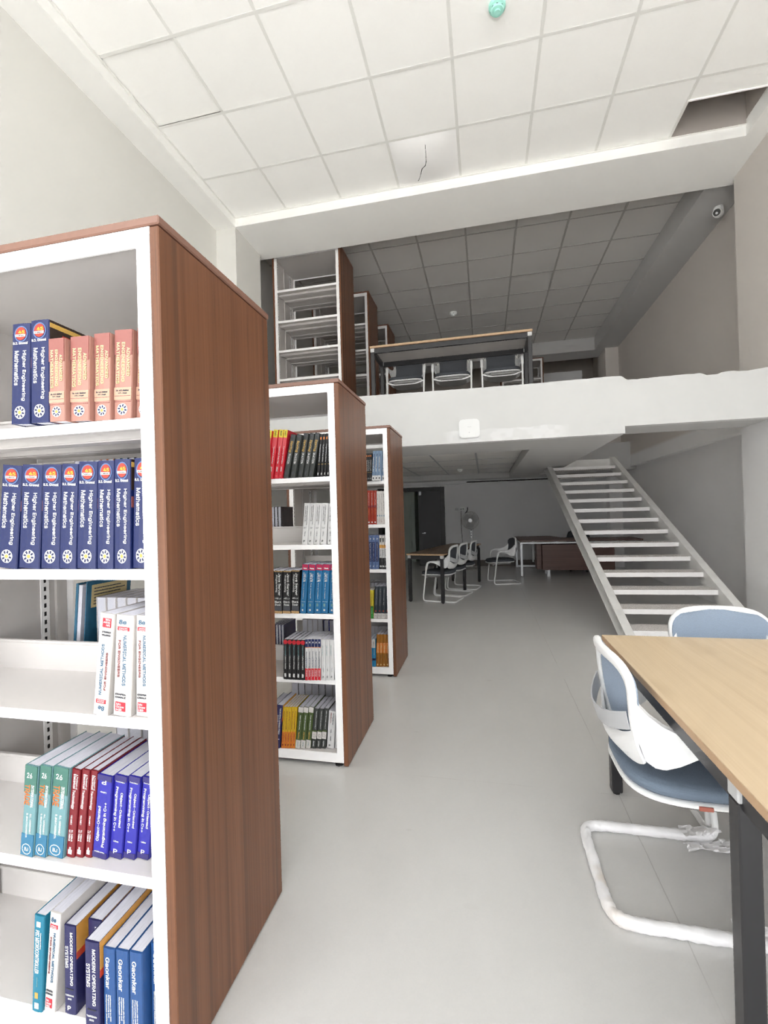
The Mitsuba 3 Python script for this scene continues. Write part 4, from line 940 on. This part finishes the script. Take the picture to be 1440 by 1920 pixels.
def chair_parts(blue, wrapped):
    P = []
    loop = back_loop()
    t = np.roll(loop, -1, 0) - np.roll(loop, 1, 0)
    P.append(('back_frame', sweep(loop, 0.0145, 0.0175, side=[0, 1, 0], n=12, closed=True, power=2.6), 'm_white_plastic', 50, None))

    def panel(u, v):
        z = 0.8525 - u * 0.31
        hw = max(0.03, half_w(z) + 0.004)
        x = (v * 2 - 1) * hw
        return [x, back_y(z, x) + 0.0155, z]
    P.append(('back_mesh', sheet(panel, np.linspace(0.005, 1, 18), np.linspace(0, 1, 15), 0.004), 'm_mesh_blue' if blue else 'm_mesh_dark', 40, 'stretched mesh backrest'))

    def shell(u, v):
        x = (v * 2 - 1) * 0.212
        ztop = 0.575 + 0.065 * (abs(x) / 0.212) ** 2.2
        zlow = 0.512 - 0.008 * (1 - (x / 0.212) ** 2) + 0.02 * (abs(x) / 0.212) ** 6
        z = ztop + (zlow - ztop) * u
        return [x, back_y(z, x) - 0.012 - 0.02 * math.sin(math.pi * min(1, u)) * (1 - (x / 0.23) ** 2), z]
    P.append(('back_shell', sheet(shell, np.linspace(0, 1, 12), np.linspace(0, 1, 21), 0.010), 'm_white_plastic', 50, 'white lower back shell'))

    def lumbar(u, v):
        x = (v * 2 - 1) * 0.20
        zc = 0.665 - 0.05 * (1 - (x / 0.20) ** 2)
        z = zc + 0.03 - 0.06 * u
        return [x, back_y(z, x) - 0.018 - 0.028 * (1 - (x / 0.20) ** 2), z]
    P.append(('lumbar_band', sheet(lumbar, np.linspace(0, 1, 7), np.linspace(0, 1, 19), 0.005), 'm_grey_plastic', 50, 'grey lumbar support band'))
    for s in (-1, 1):
        def wing(u, v, s=s):
            zt = np.interp(u, [0, 0.07, 0.17, 0.3, 0.45, 0.62, 0.8, 1.0], [0.768, 0.728, 0.692, 0.662, 0.645, 0.637, 0.6345, 0.634])
            zb = np.interp(u, [0, 0.08, 0.2, 0.38, 0.6, 0.82, 1.0], [0.540, 0.523, 0.521, 0.541, 0.576, 0.599, 0.604])
            z = zt + (zb - zt) * v
            y0 = back_y(z, 0.203) - 0.004
            y = y0 + (0.06 - y0) * u
            x = np.interp(y, [-0.238, -0.2, -0.15, -0.08, 0.0, 0.06], [0.203, 0.207, 0.215, 0.234, 0.249, 0.252])
            return [s * (x - 0.010 * math.sin(math.pi * v) * (1 - u)), y, z]
        P.append(('armrest', cat(sheet(wing, np.linspace(0, 1, 24), np.linspace(0, 1, 12), 0.020), sweep(spline([(s * 0.249, -0.02, 0.618), (s * 0.252, 0.04, 0.619), (s * 0.2525, 0.08, 0.612), (s * 0.253, 0.108, 0.592), (s * 0.253, 0.124, 0.545), (s * 0.253, 0.134, 0.50)], 40), 0.0185, 0.0165, side=[1, 0, 0], n=14, power=2.4)), 'm_white_plastic', 50, None))
    right = [(0.253, 0.132, 0.505), (0.25, 0.155, 0.36), (0.247, 0.178, 0.19), (0.245, 0.193, 0.075), (0.244, 0.185, 0.03), (0.243, 0.15, 0.0135), (0.242, 0.05, 0.0125), (0.24, -0.10, 0.0125), (0.238, -0.24, 0.0125), (0.225, -0.29, 0.0125), (0.19, -0.31, 0.0125), (0.10, -0.315, 0.0125)]
    path = spline(right + [(-x, y, z) for x, y, z in reversed(right)], 150)
    P.append(('sled_frame', sweep(path, 0.0125, n=10), 'm_white_plastic', 50, 'white steel cantilever frame'))
    bar = spline([(-0.249, 0.16, 0.355), (-0.17, 0.172, 0.325), (-0.12, 0.175, 0.318), (0.12, 0.175, 0.318), (0.17, 0.172, 0.325), (0.249, 0.16, 0.355)], 30)
    bar[:, 2] += 0.045
    P.append(('front_bar', sweep(bar, 0.010, n=8), 'm_white_plastic', 50, None))

    def pad(hx, y0, y1, z0, z1, r, drop):
        vs = []
        yc, hy = (y0 + y1) / 2, (y1 - y0) / 2
        for zz, sc in ((z0, 0.93), (z0 + 0.25 * (z1 - z0), 1.0), (z0 + 0.65 * (z1 - z0), 1.0), (z0 + 0.9 * (z1 - z0), 0.96), (z1, 0.86)):
            for a in np.linspace(0, 2 * np.pi, 48, endpoint=False):
                c, s = math.cos(a), math.sin(a)
                e = 2 / 3.4
                x = hx * sc * np.sign(c) * abs(c) ** e
                y = yc + (hy - (1 - sc) * hx) * np.sign(s) * abs(s) ** e
                vs.append((x, y, zz - drop * max(0, (y - yc) / hy) ** 3))
        n = 48
        f = []
        for i in range(4):
            for k in range(n):
                k2 = (k + 1) % n
                f += [[i * n + k, i * n + k2, (i + 1) * n + k2], [i * n + k, (i + 1) * n + k2, (i + 1) * n + k]]
        vs += [(0, yc, z0), (0, yc, z1 + 0.002)]
        a, b = len(vs) - 2, len(vs) - 1
        for k in range(n):
            k2 = (k + 1) % n
            f += [[a, k2, k], [b, 4 * n + k, 4 * n + k2]]
        return trimesh.Trimesh(vs, f, process=False)
    P.append(('seat_cushion', pad(0.232, -0.235, 0.265, 0.425, 0.472, 0.1, 0.022), 'm_seat_blue' if blue else 'm_seat_dark', 60, 'padded fabric seat'))
    P.append(('seat_pan', cat(pad(0.236, -0.238, 0.268, 0.408, 0.428, 0.1, 0.022), ), 'm_white_plastic', 60, 'white seat pan'))
    P.append(('seat_underside', pad(0.185, -0.18, 0.225, 0.372, 0.409, 0.1, 0.012), 'm_grey_dark', 60, 'grey underside of the seat'))
    if wrapped:
        rr = []
        pp = spline([q for q in right[4:]] + [(-x, y, z) for x, y, z in reversed(right[4:])], 150)
        pp[:, 2] += 0.008
        rad = 0.0185 + 0.003 * meshkit.noise(pp * 30, 3)
        m = sweep(pp, rad, n=14)
        nn = meshkit.fbm(m.vertices * np.array([60, 60, 60]), 3, 5)
        tw = np.sin((m.vertices[:, 0] + m.vertices[:, 1] * 1.0) * 240 + m.vertices[:, 2] * 300)
        m.vertices += m.vertex_normals * ((nn - 0.5) * 0.010 + tw * 0.0013)[:, None]
        m.vertices[:, 2] = np.maximum(m.vertices[:, 2], 0.001)
        P.append(('wrapping', m, 'm_film', 60, 'crumpled white protective film round the frame'))
        bits = []
        for (p0, p1, wd, sd) in (((-0.238, 0.205, 0.06), (-0.243, 0.065, 0.03), 0.036, 1), ((-0.215, 0.20, 0.022), (-0.175, 0.06, 0.014), 0.026, 2), ((-0.17, 0.27, 0.02), (-0.185, 0.11, 0.016), 0.022, 3), ((0.243, 0.19, 0.06), (0.20, 0.05, 0.02), 0.035, 4), ((-0.24, 0.33, 0.02), (-0.20, 0.2, 0.03), 0.03, 5)):
            p0, p1 = np.array(p0), np.array(p1)

            def flap(u, v, p0=p0, p1=p1, wd=wd, sd=sd):
                q = p0 + (p1 - p0) * u + np.array([wd * (v - 0.5) * 2 * (0.5 + 0.5 * u), 0, 0])
                q = q + (meshkit.fbm(np.array([q * 38 + sd]), 3, sd)[0] - 0.45) * np.array([0.03, 0.03, 0.05])
                q[2] = max(q[2], 0.003)
                return q
            bits.append(sheet(flap, np.linspace(0, 1, 22), np.linspace(0, 1, 12), 0.0012))
        P += [('loose_film', q, 'm_film', 25, 'torn flap of white film') for q in bits]
        P.append(('red_label', box(0.2345, 0.2405, -0.05, -0.01, 0.410, 0.423, 0.001), 'm_red_tag', False, 'small red label'))
    return P


_chair = {}


def make_chair(label, x, y, z, rz, blue=False, wrapped=False, group=None):
    """rz 0 faces +y."""
    key = (blue, wrapped)
    if key not in _chair:
        _chair[key] = [(nm, mikit.ply(m, b, smooth=sm), lab) for nm, m, b, sm, lab in chair_parts(blue, wrapped)]
    k = thing('cantilever_chair', label, 'chair', group)
    pl = T().translate([x, y, z]).rotate([0, 0, 1], rz)
    for nm, d, lab in _chair[key]:
        put(k, nm, d, place=pl, label=lab)
    return k


make_chair('white chair with blue seat and film-wrapped frame at the left of the near table', 0.685, 1.86, 0, -90, True, True)
make_chair('white chair with pale blue mesh back at the far end of the near table', 1.115, 2.335, 0, 180, True, False)
td = np.array([math.sin(math.radians(13.3)), math.cos(math.radians(13.3))])
for q, (w, nm) in enumerate(((0.345, 'nearest of the three white dark-seated chairs lined up at the long ground floor table'), (0.90, 'middle of the three white dark-seated chairs at the long ground floor table'), (1.53, 'farthest of the three white dark-seated chairs at the long ground floor table'))):
    base = np.array([-1.21, 7.0]) + td * w + np.array([td[1], -td[0]]) * 0.42
    make_chair(nm, base[0], base[1], 0, 90 - 13.3 + (0, -2, 2)[q], group='white chairs at the long ground floor table')
make_chair('lone white chair with black seat facing left in front of the brown desk', 0.265, 8.98, 0, 90 + 14)
for q, (xx, nm) in enumerate(((-0.995, 'left of three white chairs tucked under the mezzanine table'), (-0.375, 'middle of three white chairs tucked under the mezzanine table'), (0.265, 'right of three white chairs tucked under the mezzanine table'))):
    make_chair(nm, xx, 6.21, ZF, 180, group='white chairs under the mezzanine table')

# ------------------------------------------------------------------ staircase
k = thing('staircase', 'open steel staircase with grey stringers rising to the mezzanine beside the right wall', 'staircase')
ROTS = math.degrees(math.atan2(0.044, 1.07))
pl = T().translate([1.38, 4.936, 0]).rotate([0, 0, 1], ROTS)
RISE, GO, SWD = 0.152, 0.298, 1.071
tread_d = mikit.ply(cat(box(0.008, SWD, 0.004, 0.285, -0.004, 0.0), box(0.008, SWD, 0.28, 0.285, -0.05, 0.0)), 'm_tread')
nose_d = mikit.ply(box(0.004, SWD, 0.0, 0.006, -0.052, 0.0005, 0.0015), 'm_rack_white')
for i in range(14):
    tk = put(k, 'tread', tread_d, place=pl.translate([0, GO * i, RISE * (i + 1)]))
    put(tk, 'nosing', nose_d, place=pl.translate([0, GO * i, RISE * (i + 1)]), label='white tread nosing')
ang = math.atan2(RISE, GO)
Ls = 14.35 * math.hypot(RISE, GO)
for x0, sg in ((0.0, -1), (SWD, 1)):
    prof = [(0, -0.10), (0, 0.10), (sg * 0.085, 0.10), (sg * 0.085, 0.088), (sg * 0.008, 0.088), (sg * 0.008, -0.088), (sg * 0.085, -0.088), (sg * 0.085, -0.10)]
    m = prism(prof, 0, Ls)            # x across, y height, z along
    M = np.eye(4)
    M[:3, 0], M[:3, 1], M[:3, 2] = (1, 0, 0), (0, -math.sin(ang), math.cos(ang)), (0, math.cos(ang), math.sin(ang))
    M[:3, 3] = (x0, -0.06, 0.045)
    m.apply_transform(M)
    cut = trimesh.intersections.slice_mesh_plane(m, [0, 0, 1], [0, 0, 0.001], cap=True, engine='earcut') if False else m
    v = cut.vertices
    v[:, 2] = np.maximum(v[:, 2], 0.0)
    if x0 == 0.0:
        v[:, 2] = np.minimum(v[:, 2], 2.30)
    put(k, 'stringer', cut, 'm_galva', place=pl, label='galvanised grey channel stringer')
put(k, 'landing', cat(box(0.0, SWD + 0.05, 14 * GO, 14 * GO + 1.2, RISE * 15 - 0.15, RISE * 15, 0.002)), 'm_galva', place=pl, label='grey landing plate')

# ------------------------------------------------------------------ desk and furniture at the back
k = thing('office_desk', 'large dark walnut desk on silver legs in the shade at the back', 'desk')
topo = [(0.68, 9.80), (3.0, 9.80), (3.0, 10.55), (1.78, 10.58), (1.62, 10.75), (1.48, 11.4), (0.68, 11.4)]
put(k, 'desk_top', prism(topo, 0.725, 0.75), 'm_desk_wood')
put(k, 'front_rail', cat(box(0.69, 3.0, 9.82, 9.86, 0.675, 0.71, 0.002)), 'm_silver')
for y0 in (9.82, 11.34):
    put(k, 'leg', box(0.69, 0.735, y0, y0 + 0.045, 0.012, 0.71, 0.002), 'm_silver')
put(k, 'floor_rail', cat(box(0.735, 1.35, 11.34, 11.385, 0.02, 0.065, 0.002), box(0.69, 0.735, 9.865, 11.34, 0.675, 0.71)), 'm_silver')
put(k, 'foot', cat(cyl((0.712, 9.842, 0), (0.712, 9.842, 0.012), 0.015), cyl((0.712, 11.362, 0), (0.712, 11.362, 0.012), 0.015)), 'm_rubber')
for x in (0.95, 1.40, 1.85):
    put(k, 'spacer', box(x - 0.03, x + 0.03, 9.83, 9.86, 0.71, 0.725), 'm_silver')
put(k, 'cable_tray', cat(box(1.0, 1.03, 10.6, 10.62, 0.22, 0.66)), 'm_white_plastic')
k = thing('desk_pedestal', 'low dark walnut cabinet on silver feet under the front of the brown desk', 'cabinet')
put(k, 'body', box(1.13, 2.50, 9.88, 10.40, 0.13, 0.655, 0.002), 'm_desk_wood')
put(k, 'side_panel', box(1.03, 1.125, 10.0, 10.40, 0.13, 0.66, 0.002), 'm_desk_wood')
for x in (1.22, 2.36):
    for y in (9.90, 10.3):
        put(k, 'foot', box(x, x + 0.055, y, y + 0.04, 0, 0.13, 0.002), 'm_silver')
k = thing('office_chair', 'black office chair mostly hidden behind the brown desk', 'chair')


def obk(u, v):
    x = (v * 2 - 1) * 0.25 * (1 - 0.25 * u ** 6)
    return [2.03 + x, 11.0 + 0.3 * x * x - 0.05 * u, 0.50 + 0.40 * u - 0.06 * (v * 2 - 1) ** 4 * u]


put(k, 'backrest', sheet(obk, np.linspace(0, 1, 12), np.linspace(0, 1, 13), 0.05), 'm_seat_dark', smooth=50)
put(k, 'seat', box(1.79, 2.27, 10.62, 11.05, 0.42, 0.50, 0.03), 'm_seat_dark')
put(k, 'column', cyl((2.03, 10.84, 0.09), (2.03, 10.84, 0.42), 0.03), 'm_black_metal')
put(k, 'star_base', cat([sweep(np.array([(2.03, 10.84, 0.1), (2.03 + 0.28 * math.cos(a), 10.84 + 0.28 * math.sin(a), 0.06)]), 0.02, n=8) for a in np.arange(5) * 2 * np.pi / 5], [trimesh.creation.icosphere(2, 0.03).apply_translation((2.03 + 0.28 * math.cos(a), 10.84 + 0.28 * math.sin(a), 0.03)) for a in np.arange(5) * 2 * np.pi / 5]), 'm_black_metal')

# pedestal fan
k = thing('pedestal_fan', 'grey pedestal fan standing before the back wall behind the long table', 'fan')
fc = np.array([-0.345, 11.0, 1.165])
put(k, 'base', cat(cyl((-0.33, 11.03, 0), (-0.33, 11.03, 0.025), 0.2, 32), cyl((-0.33, 11.03, 0.025), (-0.33, 11.03, 0.06), 0.07, 24)), 'm_fan')
put(k, 'pole', cyl((-0.33, 11.06, 0.05), (-0.33, 11.06, 1.02), 0.014), 'm_silver')
put(k, 'control_box', cat(box(-0.375, -0.285, 11.0, 11.08, 0.72, 0.97, 0.03)), 'm_silver', label='pale control panel')
put(k, 'control_buttons', cat([box(-0.342, -0.318, 10.992, 11.002, z, z + 0.02) for z in (0.80, 0.86, 0.92)]), 'm_dark')
put(k, 'motor', cat(cyl(fc + [0, 0.06, 0], fc + [0, 0.2, 0], 0.06), box(-0.36, -0.33, 11.05, 11.09, 1.0, 1.14)), 'm_fan')
wires = []
for a in np.arange(40) * 2 * np.pi / 40:
    p = [(fc[0] + r * math.cos(a), fc[1] + yy, fc[2] + r * math.sin(a)) for r, yy in ((0.045, -0.055), (0.12, -0.06), (0.185, -0.03), (0.2, 0.01), (0.185, 0.045), (0.12, 0.07), (0.05, 0.075))]
    wires.append(sweep(np.array(p), 0.0016, n=4))
for r, yy in ((0.2, 0.01), (0.205, 0.015), (0.13, -0.058), (0.07, -0.06)):
    wires.append(sweep(np.array([(fc[0] + r * math.cos(a), fc[1] + yy, fc[2] + r * math.sin(a)) for a in np.linspace(0, 2 * np.pi, 40, endpoint=False)]), 0.003, n=5, closed=True))
put(k, 'guard', cat(wires), 'm_fan', label='round wire guard')
for q in range(3):
    a0 = q * 2 * math.pi / 3 + 0.4

    def bl(u, v, a0=a0):
        r = 0.035 + 0.14 * u
        a = a0 + (v - 0.5) * (0.9 + 0.5 * math.sin(math.pi * u))
        return [fc[0] + r * math.cos(a), fc[1] + 0.01 + 0.03 * (v - 0.5), fc[2] + r * math.sin(a)]
    put(k, 'blade', sheet(bl, np.linspace(0, 1, 8), np.linspace(0, 1, 8), 0.003), 'm_grey_plastic', smooth=40)
put(k, 'hub_cap', cat(cyl(fc + [0, -0.068, 0], fc + [0, -0.05, 0], 0.045, 24)), 'm_silver', label='silver badge at the centre of the guard')

# small fittings
k = thing('switch_plate', 'pale blank switch plate on the back wall left of the socket', 'switch')
put(k, 'plate', box(-0.76, -0.655, YB - 0.012, YB, 1.395, 1.485, 0.003), 'm_wall_back')
put(k, 'rocker', cat([box(-0.745 + 0.03 * q, -0.72 + 0.03 * q, YB - 0.017, YB - 0.011, 1.415, 1.465, 0.002) for q in range(3)]), 'm_grey_plastic')
k = thing('socket_plate', 'socket plate with plugs on the back wall left of the fan', 'socket')
put(k, 'plate', box(-0.615, -0.50, YB - 0.012, YB, 1.405, 1.49, 0.003), 'm_detector_white')
put(k, 'plug', cat(box(-0.60, -0.575, YB - 0.045, YB - 0.011, 1.425, 1.455, 0.004)), 'm_black_metal')
put(k, 'plug', cat(box(-0.545, -0.515, YB - 0.045, YB - 0.011, 1.43, 1.46, 0.004)), 'm_black_metal')
cab = spline([(-0.588, YB - 0.052, 1.40), (-0.59, YB - 0.05, 1.36), (-0.592, YB - 0.02, 1.2), (-0.59, YB - 0.012, 0.9), (-0.575, YB - 0.012, 0.62), (-0.585, YB - 0.02, 0.35), (-0.56, YB - 0.06, 0.02), (-0.45, YB - 0.3, 0.01), (-0.40, 11.27, 0.012)], 50)
put(None, 'power_cable', sweep(cab, 0.006, n=6), 'm_skirting', smooth=50)
tag('power_cable', 'thin dark cable hanging from the socket on the back wall to the fan', 'cable')
put(None, 'wall_cable', sweep(spline([(-0.43, YB - 0.01, 1.475), (-0.425, YB - 0.05, 1.44), (-0.44, YB - 0.05, 1.39), (-0.475, YB - 0.03, 1.35), (-0.49, YB - 0.012, 1.345)], 24), 0.011, n=8), 'm_black_metal', smooth=50)
tag('wall_cable', 'short black cable stub poking out of the back wall above the fan', 'cable')


def detector(name, label, x, y, z, r, m, grp=None):
    k = thing(name, label, 'smoke detector', grp)
    prof = [(0, 0), (r, 0), (r, -0.25 * r), (r * 0.96, -0.4 * r), (r * 0.80, -0.48 * r), (r * 0.78, -0.62 * r), (r * 0.70, -0.75 * r), (0.0, -0.82 * r)]
    b = trimesh.creation.revolve([(a, q) for a, q in reversed(prof)], sections=36)
    put(k, 'body', moved(b, x, y, z), m, smooth=35)
    put(k, 'sensor_cap', moved(cyl((0, 0, -0.95 * r), (0, 0, -0.78 * r), 0.38 * r, 28), x, y, z), m)
    put(k, 'vent_slots', cat([moved(box(r * 0.70, r * 0.79, -0.1 * r, 0.1 * r, -0.6 * r, -0.52 * r), 0, 0, 0, rz=a) for a in range(0, 360, 45)]).apply_translation([x, y, z]), 'm_dark', label='dark vent slots')
    return k


detector('smoke_detector', 'round mint green smoke detector on the front ceiling at the top edge', 0.193, 3.506, ZT, 0.062, 'm_detector')
detector('smoke_detector', 'small pale smoke detector on the shaded ceiling above the mezzanine', -0.507, 9.244, ZM, 0.075, 'm_detector_white')
detector('smoke_detector', 'pale smoke detector on the tiled recess under the mezzanine', -0.486, 9.70, RZ + 0.006, 0.062, 'm_detector_white')

k = thing('wifi_access_point', 'white rounded square access point mounted on the mezzanine edge', 'access point')
sq = Polygon([(-0.115, -0.105), (0.115, -0.105), (0.115, 0.105), (-0.115, 0.105)])
rsq = sq.buffer(-0.05).buffer(0.05, quad_segs=8)
b1 = prism(rsq, YF - 0.028, YF - 0.001, 'xz')
b2 = prism(rsq.buffer(-0.006), YF - 0.036, YF - 0.028, 'xz')
put(k, 'body', cat(moved(b1, -0.145, 0, 2.30), moved(b2, -0.145, 0, 2.30)), 'm_white_plastic', smooth=40)
put(k, 'indicator', cyl((-0.145, YF - 0.037, 2.255), (-0.145, YF - 0.035, 2.255), 0.004, 12), 'm_grey_plastic')
lg = lettering('tp-link').copy()
M = np.eye(4)
M[:3, 0], M[:3, 1], M[:3, 2], M[:3, 3] = (0.04, 0, 0), (0, 0, 0.008), (0, -0.0006, 0), (-0.165, YF - 0.036, 2.312)
lg.apply_transform(M)
put(k, 'logo_lettering', lg, 'm_grey_plastic', label='tiny grey lettering')

k = thing('dome_camera', 'white turret camera with black lens under the mezzanine ceiling border on the right', 'security camera')
dc = np.array([2.945, 6.465, ZMS])
put(k, 'base', cyl(dc, dc - [0, 0, 0.035], 0.055, 32), 'm_white_plastic')
ball = trimesh.creation.icosphere(3, 0.058)
look = np.array([-0.62, -0.72, -0.3]); look /= np.linalg.norm(look)
bc_ = dc - [0, 0, 0.065]
ring = sweep(bc_ + np.array([look * 0.045, look * 0.066]), 0.048, n=32)
put(k, 'housing', cat(ball.apply_translation(bc_), ring), 'm_white_plastic', smooth=40)
put(k, 'lens', cyl(bc_ + look * 0.05, bc_ + look * 0.069, 0.040, 32), 'm_glass_black', label='black glass lens face')
put(k, 'lens_window', cyl(bc_ + look * 0.0685 - [0, 0, 0.008], bc_ + look * 0.071 - [0, 0, 0.008], 0.014, 20), 'm_silver', label='small bright window')
put(None, 'partition', box(1.55, 2.46, 12.2, 12.26, ZF, 4.82), 'm_wall_back')
tag('partition', 'grey partition board standing at the dark back of the mezzanine', 'partition')
